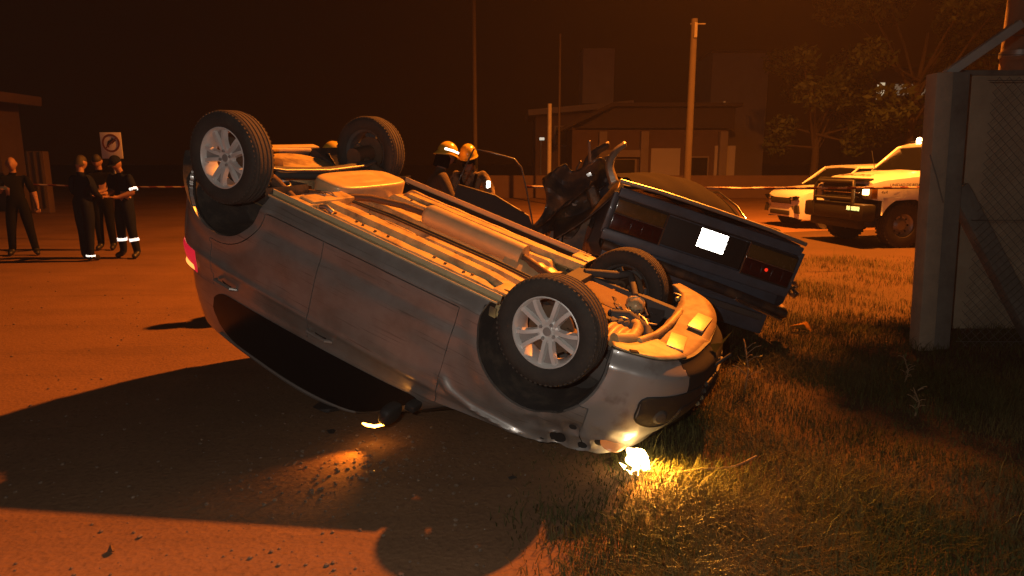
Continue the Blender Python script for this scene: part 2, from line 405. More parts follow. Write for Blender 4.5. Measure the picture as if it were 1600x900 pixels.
# dents: crumple in the front wing and bumper corner
def crumple(p):
    x, y, z = p
    if x > 1.2:
        a = sstep(1.2, 1.5, x) * sstep(0.62, 0.8, z)
        k = 0.020 * math.sin(x * 31 + z * 17) + 0.016 * math.sin(x * 13 - z * 41 + 1.3)
        return (x + a * k * 0.6, y - a * (0.02 + abs(k)) * (1 if y >= 0 else -1), z + a * k * 0.5)
    return (x, y, z)
# shallow dents over the doors and rear wing
dr_ = random.Random(21); DENTS = [(dr_.uniform(-1.5, 1.1), dr_.uniform(0.4, 1.0), dr_.uniform(0.06, 0.20), dr_.uniform(-0.010, 0.008)) for _ in range(26)]
for i in range(NC):
    for j in range(NR):
        x, y, z = G[i, j]
        if y < 0.5: continue
        G[i, j, 1] += sum(a * math.exp(-((x - cx) ** 2 + ((z - cz) * 1.3) ** 2) / (w * w)) for cx, cz, w, a in DENTS)
# snap to arches, the seam round the rear arch and the low door seam
for i in range(NC):
    for j in range(NR):
        x, y, z = G[i, j]
        if y < 0.6: continue
        for (cx, cz, r) in (FA, RA):
            dx, dz = x - cx, z - cz; d = math.hypot(dx, dz)
            if abs(d - r) < 0.0105 and d > 1e-6: G[i, j, 0] = cx + dx / d * r; G[i, j, 2] = cz + dz / d * r
        cx, cz, r = RA[0], RA[1], RA[2] + 0.055
        dx, dz = x - cx, z - cz; d = math.hypot(dx, dz)
        if abs(d - r) < 0.0105 and dx > 0.02: G[i, j, 0] = cx + dx / d * r; G[i, j, 2] = cz + dz / d * r
DOOR_Z = 0.345
for i in range(NC):
    if G[i, 0, 1] > 0.6 and -0.9 < G[i, 0, 0] < 0.75:
        j = int(np.argmin(abs(G[i, :, 2] - DOOR_Z))); G[i, j, 2] = DOOR_Z
def region(c):
    x, y, z = c
    for k, (cx, cz, r) in enumerate((FA, RA)):
        if abs(y) > 0.55 and math.hypot(x - cx, z - cz) < r: return None
    if abs(y) > 0.6 and z > DOOR_Z:
        if SEAM_M < x < SEAM_F: return "front_door"
        if -1.28 + max(0, z - 0.7) * 0.15 < x < SEAM_M and math.hypot(x - RA[0], z - RA[1]) > RA[2] + 0.055: return "rear_door"
    if x > 1.85 and abs(y) < 0.50 and z < 0.72: return "grille_and_shade"  # grille black spread over the bumper's middle, whose shade becomes the colour
    if x > 1.62 or (x > 1.50 and z < 0.56): return "front_bumper"
    if x < -1.60 and z < 0.80: return "rear_bumper"
    return "body"

def skin_parts(sgn):
    """split one half of the skin into parts; shared borders are pulled back so that a real gap shows"""
    regs = {}
    for i in range(NC - 1):
        for j in range(NR - 1):
            q = [(i, j), (i + 1, j), (i + 1, j + 1), (i, j + 1)]
            c = np.mean([G[a] for a in q], axis=0)
            k = region(c)
            if k: regs.setdefault(k, []).append(q)
    owner = {}
    for k, qs in regs.items():
        for q in qs:
            for a in q: owner.setdefault(a, set()).add(k)
    return regs, owner
regs, owner = skin_parts(1)
def make_skin(key, sides=(1,), depth=0.022):
    b = MB()
    for sgn in sides:
        qs = regs[key]; cen = {}; cnt = {}
        for q in qs:
            c = np.mean([G[a] for a in q], axis=0)
            for a in q:
                cen[a] = cen.get(a, 0) + c; cnt[a] = cnt.get(a, 0) + 1
        idx = {}; vs = []
        for a in cen:
            p = G[a].copy()
            if len(owner[a]) > 1:
                d = cen[a] / cnt[a] - p; L = np.linalg.norm(d)
                if L > 1e-9: p = p + d / L * 0.0036
            p = crumple(p) if key in ("body", "front_bumper", "grille_and_shade") else p
            idx[a] = len(vs); vs.append((p[0], p[1] * sgn, p[2]))
        fs = [tuple(idx[a] for a in (q if sgn > 0 else q[::-1])) for q in qs]
        # return flange along every open border
        ec = {}
        for q in qs:
            for k in range(4):
                e = (q[k], q[(k + 1) % 4]); ec.setdefault(frozenset(e), []).append(e)
        inner = {}
        for e in [v[0] for v in ec.values() if len(v) == 1]:
            if all(a[0] in (0, NC - 1) for a in e): continue
            for a in e:
                if a not in inner:
                    p = vs[idx[a]]; c0 = Vector((p[0] * 0.55 if abs(p[0]) > 1.5 else p[0], 0, 0.55)); d = (c0 - Vector(p)); d.z *= 0.3; d.normalize()
                    inner[a] = len(vs); vs.append(tuple(Vector(p) + d * depth))
            f = (idx[e[1]], idx[e[0]], inner[e[0]], inner[e[1]])
            fs.append(f if sgn > 0 else f[::-1])
        b.add(vs, fs)
    return b
make_skin("body", (1, -1)).build("body", M_silver, car, 40, fixn=False)
fb = make_skin("front_bumper", (1, -1)).build("front_bumper", M_silver2, car, 40, fixn=False)
make_skin("grille_and_shade", (1, -1)).build("grille_and_shade", M_black, car, 40, fixn=False)
make_skin("rear_bumper", (1, -1)).build("rear_bumper", M_silver2, car, 40, fixn=False)
doors = {}
for key in ("front_door", "rear_door"):
    for sgn in (1, -1):
        doors[key, sgn] = make_skin(key, (sgn,)).build(key, M_silver, car, 40, fixn=False)
# dark inner shell so that gaps read black
b = MB()
for sgn in (1, -1):
    def inn(i, j):
        p = G[i, j]; return (p[0] * 0.985, (p[1] - 0.034 if p[1] > 0.05 else p[1]) * sgn, p[2])
    for i in range(NC - 1):
        for j in range(NR - 1):
            q = [(i, j), (i + 1, j), (i + 1, j + 1), (i, j + 1)]
            c = np.mean([G[a] for a in q], axis=0)
            if region(c) is None or abs(c[0]) > 1.56 and abs(c[1]) < 0.5: continue
            b.add([inn(*a) for a in q], [(0, 1, 2, 3)])
b.build("inner_shell", M_inner, car, fixn=False)

# ---- door handles, sill strip
for (hx, hz, key) in ((-0.20, 0.972, "front_door"), (-1.085, 0.985, "rear_door")):
    for sgn in (1, -1):
        y = float(min(((G[i, j, 0] - hx) ** 2 + (G[i, j, 2] - hz) ** 2, G[i, j, 1]) for i in range(NC) for j in range(NR) if G[i, j, 1] > 0.6)[1]) + 0.003
        h = MB().tube([(hx - 0.10, y * sgn, hz), (hx - 0.085, (y + 0.032) * sgn, hz - 0.004), (hx + 0.07, (y + 0.034) * sgn, hz - 0.002), (hx + 0.10, y * sgn, hz)], [0.012, 0.014, 0.014, 0.011], 8)
        h.build("handle", M_silver, doors[key, sgn])
        MB().lathe([(0.001, 0), (0.05, 0.002), (0.056, -0.004)], 20, M=Matrix.Translation((hx, (y - 0.004) * sgn, hz - 0.012)) @ Matrix.Diagonal((1, sgn, 0.55, 1))).build("handle_recess", M_black, doors[key, sgn])
for sgn in (1, -1):
    MB().box((0.02, 0.752 * sgn, 0.222), (1.80, 0.008, 0.050)).box((0.02, 0.775 * sgn, 0.236), (1.80, 0.045, 0.012), bev=0.003).build("sill_flange", M_seal, car)

# ---- greenhouse: glass band and pillars between the belt line and the roof edge
LO = [(-1.735, 0, 1.02), (-1.715, 0.36, 1.025), (-1.64, 0.60, 1.035), (-1.47, 0.735, 1.06), (-1.0, 0.795, 1.05), (-0.3, 0.81, 1.04), (0.4, 0.805, 1.027), (0.74, 0.785, 1.0), (0.90, 0.62, 1.0), (1.02, 0.3, 1.01), (1.05, 0, 1.01)]
UP = [(-1.55, 0, 1.50), (-1.54, 0.30, 1.495), (-1.50, 0.54, 1.475), (-1.37, 0.64, 1.485), (-0.95, 0.675, 1.525), (-0.4, 0.69, 1.55), (-0.02, 0.68, 1.515), (0.16, 0.64, 1.46), (0.26, 0.5, 1.455), (0.32, 0.25, 1.46), (0.34, 0, 1.462)]
NG, NV = 121, 13
both = catmull([a + b_ for a, b_ in zip(LO, UP)], NG)
def gh(i, v):
    a, c = both[i, :3], both[i, 3:]
    p = a + (c - a) * v; s = math.sin(math.pi * v) * 0.022
    d = np.array([p[0] + 0.3, p[1], 0]); L = np.linalg.norm(d) or 1
    k = abs(a[1]) / 0.8
    return p + d / L * s * (0.4 + 0.6 * k)
gp_ = MB()
for sgn in (1, -1):
    for i in range(NG - 1):
        for j in range(NV - 1):
            v0, v1 = j / (NV - 1), (j + 1) / (NV - 1)
            gp_.add([(p[0], p[1] * sgn, p[2]) for p in (gh(i, v0), gh(i + 1, v0), gh(i + 1, v1), gh(i, v1))], [(0, 1, 2, 3) if sgn > 0 else (3, 2, 1, 0)])
def gpt(t, v):
    i = max(0, min(NG - 1.001, t)); i0 = int(i); return gh(i0, v) * (1 - i + i0) + gh(i0 + 1, v) * (i - i0)
def tx(x):
    idx = [i for i in range(NG) if both[i, 1] > 0.55]; return float(np.interp(x, [both[i, 0] for i in idx], idx))
def glass_patch(t0, t1, v0, v1, name, sides, er=0.12, ef=0.06):
    for sgn in sides:
        b = MB(); nu, nv = 60, 12; vs = []
        for a in range(nu):
            u = a / (nu - 1); t = t0 + (t1 - t0) * u; c, hw = (v0 + v1) / 2, (v1 - v0) / 2
            if u < er: hw *= math.sqrt(max(0.0, 1 - (1 - u / er) ** 2)) * 0.9 + 0.1
            if u > 1 - ef: hw *= math.sqrt(max(0.0, 1 - ((u - 1 + ef) / ef) ** 2)) * 0.3 + 0.7
            for k in range(nv):
                p = gpt(t, c + hw * (2 * k / (nv - 1) - 1)); d = Vector((p[0] + 0.3, p[1], 0.25)).normalized() * 0.005
                vs.append((p[0] + d.x, (p[1] + d.y) * sgn, p[2] + d.z))
        b.add(vs, [(a * nv + k, (a + 1) * nv + k, (a + 1) * nv + k + 1, a * nv + k + 1) for a in range(nu - 1) for k in range(nv - 1)])
        b.build(name, M_glass, car, 60)
def weld(o, d=0.0004):
    bm = bmesh.new(); bm.from_mesh(o.data); bmesh.ops.remove_doubles(bm, verts=bm.verts, dist=d); bmesh.ops.recalc_face_normals(bm, faces=bm.faces); bm.to_mesh(o.data); bm.free(); finish(o.data, 40)
    return o
weld(gp_.build("pillars", M_silver, car, fixn=False))
glass_patch(tx(-1.27), tx(0.66), 0.05, 0.90, "side_window", (1, -1))
glass_patch(0, 14, 0.10, 0.86, "rear_window", (1, -1), 0.0001, 0.1)
glass_patch(NG - 26, NG - 1, 0.06, 0.94, "windscreen", (1, -1), 0.05, 0.0001)
# window rubber strips
for sgn in (1, -1):
    pts = [gh(i, 0.93) for i in range(NG) if both[i, 1] > 0.6 and -1.3 < both[i, 0] < 0.6]
    MB().tube([(p[0], (p[1] + 0.006) * sgn, p[2]) for p in pts], 0.009, 6).build("roof_strip", M_silver, car)
# roof and bonnet
def roof_fn(u, v):
    i = u * (NG - 1); i0 = int(min(NG - 2, math.floor(i))); p = both[i0, 3:] * (1 - (i - i0)) + both[i0 + 1, 3:] * (i - i0)
    y = p[1] * (1 - 2 * v); return (p[0], y, p[2] + 0.045 * (1 - (1 - 2 * v) ** 2) * min(1, p[1] / 0.5))
MB().grid(roof_fn, NG, 15).build("roof", M_silver, car)
def bon_fn(u, v):
    x = 0.86 + u * 1.10; s = 2 * v - 1
    w = float(np.interp(x, [0.86, 1.5, 1.75, 1.96], [0.755, 0.73, 0.66, 0.40]))
    z = lut(min(x + 0.1, 2.06), ZT) + 0.03 * (1 - s * s) - 0.004 + 0.012 * math.sin(x * 19 + s * 4) * sstep(1.3, 1.8, x)
    return (x, s * w, z)
MB().grid(bon_fn, 24, 21).build("bonnet", M_silver, car)

# ---- wheel arch liners
for (cx, cz, r) in (FA, RA):
    for sgn in (1, -1):
        b = MB()
        def ln(u, v):
            a = math.pi * (-0.06 + 1.12 * u); rr = r + 0.004 - 0.012 * v
            wob = 0.010 * math.sin(u * 47) * v
            return (cx + math.cos(a) * (rr + wob), sgn * (0.822 - 0.40 * v), cz + math.sin(a) * (rr + wob))
        b.grid(ln, 40, 7)
        n0 = len(b.v); ring = [ln(i / 39, 1.0) for i in range(40)]
        b.add(ring + [(cx, sgn * 0.40, cz)], [(i, i + 1, 40) for i in range(39)])
        b.build("arch_liner", M_liner, car)

# ---- wheels
def wheel_set():
    tb = MB()
    w = 0.098
    prof = [(0.196, 0.070), (0.205, 0.082), (0.232, 0.094), (0.262, 0.098), (0.286, 0.092), (0.302, 0.080)]
    prof += [(0.309, 0.068)]
    for g in (0.050, 0.018, -0.018, -0.050):
        prof += [(0.312, g + 0.006), (0.301, g + 0.005), (0.301, g - 0.005), (0.312, g - 0.006)]
    prof += [(0.309, -0.068), (0.302, -0.080), (0.286, -0.092), (0.262, -0.098), (0.232, -0.094), (0.205, -0.082), (0.196, -0.070)]
    tb.lathe(prof, 72)
    k = len(prof)
    tb.mi = [1 if 6 <= (n % (k - 1)) <= k - 8 else 0 for n in range(len(tb.f))]
    # raised lettering-free sidewall ribs and shoulder lugs
    for q in range(60):
        a = 2 * math.pi * q / 60
        for sg in (1, -1):
            tb.box((0.2995 * math.cos(a), sg * 0.078, 0.2995 * math.sin(a)), (0.008, 0.018, 0.014), rot=(0, -a, 0), mi=1)
    tyre_me = tb.mesh("tyre", [M_tyre, M_tread], 30)
    rb = MB()
    rb.lathe([(0.200, 0.076), (0.203, 0.082), (0.197, 0.084), (0.190, 0.074), (0.182, 0.045), (0.172, 0.0), (0.180, -0.06), (0.199, -0.080), (0.203, -0.074)], 56)
    Y0 = 0.058
    rb.lathe([(0.0, Y0 - 0.004), (0.028, Y0 - 0.004), (0.031, Y0 - 0.012), (0.050, Y0 - 0.006), (0.066, Y0 - 0.012), (0.072, Y0 - 0.03), (0.0, Y0 - 0.05)], 32)
    for s5 in range(5):
        a0 = 2 * math.pi * s5 / 5 + math.pi / 2
        for dd in (-1, 1):
            # each spoke is a pair of arms that part slightly towards the rim
            pts = []
            for t in np.linspace(0, 1, 7):
                r = 0.045 + t * 0.147
                pts.append((r, dd * (0.017 + 0.030 * t ** 1.5), Y0 - 0.008 + 0.016 * math.sin(math.pi * t * 0.8) + 0.006 * t, 0.0135 + 0.001 * t))
            vs = []; fs = []
            e = Vector((math.cos(a0), 0, math.sin(a0))); tt = Vector((-math.sin(a0), 0, math.cos(a0)))
            for (r, q, y, hw) in pts:
                rr_ = math.sqrt(max(1e-6, r * r - q * q))
                for (sw, sy) in ((-1.25, -0.032), (-0.8, 0.0), (0.8, 0.0), (1.25, -0.032)):
                    p = e * rr_ + tt * (q + hw * sw); vs.append((p.x, y + sy, p.z))
            for i in range(len(pts) - 1):
                for j in range(4):
                    j2 = (j + 1) % 4; fs.append((i * 4 + j, i * 4 + j2, (i + 1) * 4 + j2, (i + 1) * 4 + j))
            rb.add(vs, fs)
        vs = []; n = 5
        for t in np.linspace(0.1, 1, n):
            r = 0.045 + t * 0.145
            for dd in (-1, 1):
                p = e * r + tt * (dd * (0.017 + 0.030 * t ** 1.5)); vs.append((p.x, Y0 - 0.022 + 0.012 * t, p.z))
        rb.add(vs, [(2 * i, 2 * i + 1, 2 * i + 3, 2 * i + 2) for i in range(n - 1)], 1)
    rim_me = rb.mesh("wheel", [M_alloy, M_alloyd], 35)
    nb = MB()
    for q in range(4):
        a = 2 * math.pi * q / 4 + 0.6
        nb.lathe([(0, 0.012), (0.0095, 0.012), (0.0105, 0), (0.010, -0.02)], 6, M=Matrix.Translation((0.047 * math.cos(a), Y0 - 0.008, 0.047 * math.sin(a))))
    nb.lathe([(0, 0.004), (0.024, 0.003), (0.026, -0.006)], 24, M=Matrix.Translation((0, Y0 - 0.002, 0)))
    nut_me = nb.mesh("wheel_nuts", M_alloyd)
    db = MB()
    db.lathe([(0.0, 0.0), (0.138, 0.0), (0.138, -0.014), (0.06, -0.016), (0.058, -0.06), (0, -0.06)], 40, M=Matrix.Translation((0, 0.005, 0)))
    db.box((0.10, -0.01, 0.05), (0.07, 0.07, 0.13), rot=(0, -0.5, 0), bev=0.01)
    disc_me = db.mesh("brake_disc", M_rust)
    return tyre_me, rim_me, nut_me, disc_me
tyre_me, rim_me, nut_me, disc_me = wheel_set()
rim_dimmed = rim_me.copy(); rim_dimmed.materials.clear()  # rim copy for the far wheels, their dimness put into a darker colour
for _q in (M_floord, M_floord): rim_dimmed.materials.append(_q)
def put_wheel(x, y, z, sgn, spin, steer=0.0, camber=0.0):
    w = bpy.data.objects.new("wheel", rim_me if sgn > 0 else rim_dimmed); COL.objects.link(w); w.parent = car
    w.matrix_local = Matrix.Translation((x, y * sgn, z)) @ Matrix.Rotation(steer, 4, 'Z') @ Matrix.Rotation(camber, 4, 'X') @ (Matrix.Rotation(math.pi, 4, 'Z') if sgn < 0 else Matrix()) @ Matrix.Rotation(spin, 4, 'Y')
    for nme, me in (("tyre", tyre_me), ("wheel_nuts", nut_me), ("brake_disc", disc_me)):
        c = bpy.data.objects.new(nme, me); COL.objects.link(c); c.parent = w
    return w
put_wheel(1.26, 0.755, 0.255, 1, 0.35, steer=0.05)
put_wheel(-1.26, 0.755, 0.12, 1, 1.1)
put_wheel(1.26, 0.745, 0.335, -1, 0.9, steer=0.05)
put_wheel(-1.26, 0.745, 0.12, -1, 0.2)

# ---- underbody
def uf(x, y):
    """floor pan height: a tunnel, pressed ribs and a kick-up to the rear"""
    z = 0.292
    z += 0.13 * (1 - sstep(0.10, 0.17, abs(y - 0.04)))                # tunnel
    for c, w, h, a0, a1 in ((0.575, 0.050, -0.055, -0.62, 0.84), (0.34, 0.040, -0.050, -0.58, 0.80), (0.235, 0.018, -0.02, -0.5, 0.8), (-0.34, 0.05, -0.055, -0.66, 0.78), (-0.52, 0.035, -0.05, -0.66, 0.84), (-0.62, 0.025, -0.05, -0.7, 0.84)):
        z += h * (1 - sstep(w * 0.78, w, abs(y - c))) * sstep(a0 - 0.05, a0 + 0.03, x) * (1 - sstep(a1 - 0.03, a1 + 0.05, x))
    z += 0.010 * math.sin(x * 9) * (1 if 0.17 < abs(y) < 0.3 else 0)
    z += 0.0025 * math.sin(x * 23 + y * 9) * math.sin(x * 7.1)
    z += 0.20 * sstep(0.72, 1.0, -x)
    z += 0.07 * sstep(0.635, 0.67, abs(y)) * (1 - sstep(0.715, 0.735, abs(y)))
    return z
def fy(x): return 0.745 - 0.305 * sstep(0.80, 0.90, -x)
b = MB()
b.grid(lambda u, v: (-1.72 + u * 2.62, fy(-1.72 + u * 2.62) * (2 * v - 1), uf(-1.72 + u * 2.62, fy(-1.72 + u * 2.62) * (2 * v - 1))), 160, 150)
b.build("floor_pan", M_floor, car, 50)
# frame rails with a hat section
def rail(path, w, h, name="frame_rail", m=M_floor, par=car):
    b = MB(); vs = []; fs = []
    P = [Vector(p) for p in path]
    for i, p in enumerate(P):
        t = (P[min(i + 1, len(P) - 1)] - P[max(i - 1, 0)]); t.z = 0; t.normalize(); s = Vector((-t.y, t.x, 0))
        for (a, dz) in ((-1.35, h), (-1.0, h * 0.92), (-0.82, 0), (0.82, 0), (1.0, h * 0.92), (1.35, h)):
            q = p + s * (a * w / 2); vs.append((q.x, q.y, q.z + dz))
    for i in range(len(P) - 1):
        for j in range(5): fs.append((i * 6 + j, i * 6 + j + 1, (i + 1) * 6 + j + 1, (i + 1) * 6 + j))
    for e in (0, (len(P) - 1) * 6): fs.append((e + 1, e + 2, e + 3, e + 4))
    b.add(vs, fs); return b.build(name, m, par, 30)
rail([(-0.70, 0.452, 0.215), (0.2, 0.455, 0.205), (0.70, 0.47, 0.205), (0.93, 0.56, 0.195), (0.98, 0.60, 0.195)], 0.095, 0.06)
rail([(-0.55, -0.42, 0.21), (0.5, -0.42, 0.20), (0.98, -0.46, 0.195)], 0.095, 0.06)
rail([(0.10, 0.30, 0.222), (0.62, 0.30, 0.215), (0.90, 0.38, 0.20), (0.97, 0.42, 0.195)], 0.07, 0.045)
# jacking pads with oval holes, cross member
for sgn in (1, -1):
    b = MB().box((0.905, 0.63 * sgn, 0.200), (0.14, 0.17, 0.014), bev=0.005)
    o = b.build("jacking_plate", M_floor, car)
    for dx, dy in ((0.0, 0.03), (0.03, -0.045)):
        MB().lathe([(0, 0), (0.024 if dy > 0 else 0.012, 0)], 18, M=Matrix.Translation((0.905 + dx, (0.63 + dy) * sgn, 0.1925)) @ Matrix.Rotation(math.pi / 2, 4, 'X') @ Matrix.Diagonal((1, 1, 0.6, 1))).build("hole", M_inner, o)
b = MB().box((-0.66, 0.44, 0.225), (0.13, 0.42, 0.05), bev=0.012).box((-0.68, 0.64, 0.232), (0.18, 0.16, 0.03), bev=0.01)
b.build("rear_bracket", M_floor, car)
b = MB(); rb_ = random.Random(4)
for k in range(46):
    x, y = rb_.uniform(-0.62, 0.92), rb_.choice((0.452, 0.575, 0.34, -0.42, -0.52, 0.63, -0.34)) + rb_.uniform(-0.02, 0.02)
    b.lathe([(0, -0.008), (0.009, -0.008), (0.011, 0.0)], 6, M=Matrix.Translation((x, y, uf(x, y) - 0.003)) @ Matrix.Rotation(math.pi / 2, 4, 'X'))
tag(b.build("floor_bolts", M_rust, car), kind="stuff")
for k, (x, y) in enumerate(((-0.35, 0.30), (0.05, 0.31), (0.42, 0.30), (-0.2, -0.28), (0.3, -0.30))):
    MB().box((x, y, 0.272), (0.05, 0.09, 0.02), rot=(0, 0, 0.1 * k), bev=0.005).build("pipe_clip", M_floord, car)
# silencer under the tunnel, exhaust pipe
b = MB()
def cap_path(x0, x1, y, z, r, n=9):
    pts = []; rr = []
    for t in np.linspace(0, 1, n):
        a = math.pi / 2 * (1 - t); pts.append((x0 + r * 0.7 * (1 - math.sin(a)), y, z)); rr.append(max(0.012, r * math.cos(a) ** 0.6))
    for t in np.linspace(0, 1, n):
        a = math.pi / 2 * t; pts.append((x1 - r * 0.7 * (1 - math.sin(math.pi / 2 * (1 - t))), y, z)); rr.append(max(0.012, r * math.cos(a) ** 0.6))
    return pts, rr
pts, rr = cap_path(-0.24, 0.62, -0.165, 0.235, 0.085)
MB().tube(pts, rr, 24).build("silencer", M_alu, car, 50)
MB().tube([(1.05, 0.02, 0.25), (0.85, -0.06, 0.245), (0.60, -0.16, 0.235), (-0.22, -0.165, 0.235), (-0.40, -0.12, 0.23), (-0.62, 0.02, 0.235), (-0.74, 0.22, 0.25), (-0.95, 0.36, 0.28), (-1.3, 0.40, 0.30), (-1.55, 0.30, 0.28)], 0.026, 12).build("exhaust_pipe", M_rust, car, 60)
pts, rr = cap_path(-1.62, -1.40, 0.16, 0.30, 0.10)
MB().tube([(p[0], 0.30 - (p[0] + 1.5) * 1.6, p[2]) for p in pts], rr, 20).build("rear_silencer", M_rust, car, 60)
MB().tube([(0.98, 0.16, 0.245), (0.5, 0.15, 0.235), (-0.3, 0.17, 0.235), (-0.62, 0.24, 0.235), (-0.70, 0.30, 0.23)], 0.012, 8).tube([(0.98, 0.185, 0.245), (0.5, 0.178, 0.24), (-0.3, 0.195, 0.24), (-0.7, 0.27, 0.235)], 0.007, 6).build("fuel_pipe", M_black, car, 60)
MB().grid(lambda u, v: (0.52 + u * 0.40, -0.02 - 0.30 * v, 0.305 - 0.07 * math.sin(math.pi * v) + 0.006 * math.sin(u * 30)), 20, 12).build("heat_shield", M_alu, car, 50)
# fuel tank with pressed outline
b = MB()
def tank(u, v):
    a = 2 * math.pi * u
    def se(c, k): return math.copysign(abs(c) ** k, c)
    rx, ry = 0.17, 0.43
    if v < 0.35: k = v / 0.35; s = 1.0 - 0.0 * k; z = 0.40 - 0.20 * k
    elif v < 0.6: k = (v - 0.35) / 0.25; s = 1.0 - 0.10 * k * k; z = 0.20 - 0.028 * math.sin(k * math.pi / 2)
    else: k = (v - 0.6) / 0.4; s = 0.90 * (1 - k) ; z = 0.172
    z += 0.008 * math.exp(-((v - 0.78) / 0.035) ** 2)
    return (-0.855 + rx * s * se(math.cos(a), 0.5), -0.17 + ry * s * se(math.sin(a), 0.55), z)
b.grid(tank, 64, 22, closed_u=True); b.build("fuel_tank", M_alu, car, 55)
# rear axle
b = MB().tube([(-0.80, 0.60, 0.27), (-0.98, 0.60, 0.21), (-1.26, 0.60, 0.14)], [0.030, 0.036, 0.04], 10)
b.build("trailing_arm", M_rust, car, 50)
b = MB().tube([(-0.80, -0.60, 0.27), (-0.98, -0.60, 0.21), (-1.26, -0.60, 0.14)], [0.030, 0.036, 0.04], 10)
b.build("trailing_arm", M_rust, car, 50)
b = MB(); n = 25
b.grid(lambda u, v: (-1.13 + 0.045 * math.cos(math.pi * (0.1 + 1.6 * v)) + 0.035 * math.sin(math.pi * u), -0.62 + 1.24 * u, 0.175 - 0.045 * math.sin(math.pi * (0.1 + 1.6 * v)) + 0.03 * math.sin(math.pi * u)), n, 10)
b.build("axle_beam", M_floord, car, 50)
MB().tube([(-1.10, 0.62, 0.14), (-1.06, 0.45, 0.155), (-1.05, 0.0, 0.17), (-1.06, -0.45, 0.155), (-1.10, -0.62, 0.14)], 0.011, 8).build("anti_roll_bar", M_steel, car, 60)
for sgn in (1, -1):
    b = MB().tube([(-1.28, 0.57 * sgn, 0.16), (-1.36, 0.54 * sgn, 0.50)], 0.026, 10).tube([(-1.28, 0.57 * sgn, 0.14), (-1.31, 0.56 * sgn, 0.26)], 0.034, 10)
    b.build("damper", M_floord, car, 50)
    pts = [(-1.02 + 0.05 * math.cos(t), 0.50 * sgn + 0.05 * math.sin(t), 0.20 + t * 0.0062) for t in np.linspace(0, 6 * 2 * math.pi, 110)]
    MB().tube(pts, 0.0075, 6).build("coil_spring", M_steel, car, 60)
    MB().tube([(-1.24, 0.50 * sgn, 0.14), (-1.26, 0.72 * sgn, 0.12)], 0.07, 14).build("hub_carrier", M_rust, car, 50)
# spare wheel well and boot floor
b = MB()
b.lathe([(0.0, -0.10), (0.22, -0.10), (0.29, -0.085), (0.315, -0.03), (0.33, 0.05)], 40, M=Matrix.Translation((-1.47, -0.16, 0.34)) @ Matrix.Rotation(math.pi / 2, 4, 'X') @ Matrix.Diagonal((0.78, 1, 1, 1)))
b.build("spare_wheel_well", M_floor, car, 40)
MB().box((-1.755, 0.0, 0.222), (0.075, 1.26, 0.020), bev=0.008).tube([(-1.70, 0.5, 0.235), (-1.72, 0.0, 0.232), (-1.70, -0.5, 0.235)], 0.016, 8).build("rear_valance", M_seal, car)
# brake lines and small hose over the rear
MB().tube([(-0.62, 0.40, 0.205), (-0.70, 0.37, 0.19), (-0.74, 0.43, 0.20), (-0.66, 0.47, 0.192), (-0.72, 0.50, 0.20), (-0.82, 0.52, 0.24)], 0.005, 6).tube([(-0.60, 0.36, 0.21), (-0.68, 0.43, 0.186), (-0.75, 0.38, 0.205)], 0.004, 6).build("brake_hose", M_steel, car, 60)
MB().tube([(-0.56, 0.62, 0.225), (-0.50, 0.64, 0.20), (-0.46, 0.62, 0.225)], 0.018, 8).build("floor_plug", M_steel, car, 60)

# front end: subframe, arms, engine pan, ducts, bumper undertray
rail([(1.02, -0.42, 0.215), (1.02, 0.0, 0.225), (1.02, 0.42, 0.215)], 0.14, 0.05, "subframe", M_floord)
for sgn in (1, -1):
    b = MB().tube([(1.02, 0.36 * sgn, 0.225), (1.20, 0.52 * sgn, 0.20), (1.27, 0.66 * sgn, 0.19)], [0.028, 0.03, 0.022], 10).tube([(1.42, 0.36 * sgn, 0.235), (1.33, 0.54 * sgn, 0.205), (1.27, 0.66 * sgn, 0.19)], [0.022, 0.026, 0.022], 10)
    b.build("control_arm", M_floord, car, 50)
    MB().tube([(1.24, 0.22 * sgn, 0.29), (1.26, 0.45 * sgn, 0.275), (1.26, 0.70 * sgn, 0.255)], 0.017, 10).tube([(1.255, 0.56 * sgn, 0.268), (1.26, 0.64 * sgn, 0.26)], [0.038, 0.026], 12).build("drive_shaft", M_rust, car, 50)
    MB().tube([(1.26, 0.58 * sgn, 0.30), (1.24, 0.54 * sgn, 0.68)], 0.028, 10).build("strut", M_floord, car, 50)
rail([(1.05, 0.44, 0.25), (1.45, 0.46, 0.24), (1.72, 0.48, 0.24)], 0.08, 0.08, "front_rail", M_floord)
rail([(1.05, -0.44, 0.25), (1.45, -0.46, 0.24), (1.72, -0.48, 0.24)], 0.08, 0.08, "front_rail", M_floord)
MB().box((1.32, -0.06, 0.31), (0.42, 0.36, 0.20), bev=0.035).box((1.30, 0.20, 0.30), (0.26, 0.22, 0.16), bev=0.03).build("engine_sump", M_rust, car)
MB().box((1.33, 0.0, 0.46), (0.62, 1.0, 0.16), bev=0.03).build("engine_block", M_floord, car)
MB().tube([(1.42, 0.20, 0.23), (1.52, 0.14, 0.21), (1.66, 0.20, 0.225), (1.72, 0.30, 0.27)], 0.032, 12).build("radiator_hose", M_floord, car, 60)
def blob(c, r, m, name, seed=0, squash=(1, 1, 1)):
    b = MB()
    def fn(u, v):
        a, p = 2 * math.pi * u, math.pi * v
        k = r * (1 + 0.10 * math.sin(3 * a + seed) * math.sin(2 * p) + 0.06 * math.sin(7 * a + 2 * p + seed))
        return (c[0] + k * math.cos(a) * math.sin(p) * squash[0], c[1] + k * math.sin(a) * math.sin(p) * squash[1], c[2] + k * math.cos(p) * squash[2])
    b.grid(fn, 20, 13, closed_u=True); return b.build(name, m, car, 50)
blob((1.50, -0.05, 0.20), 0.062, M_alu, "gearbox_cover", 1)
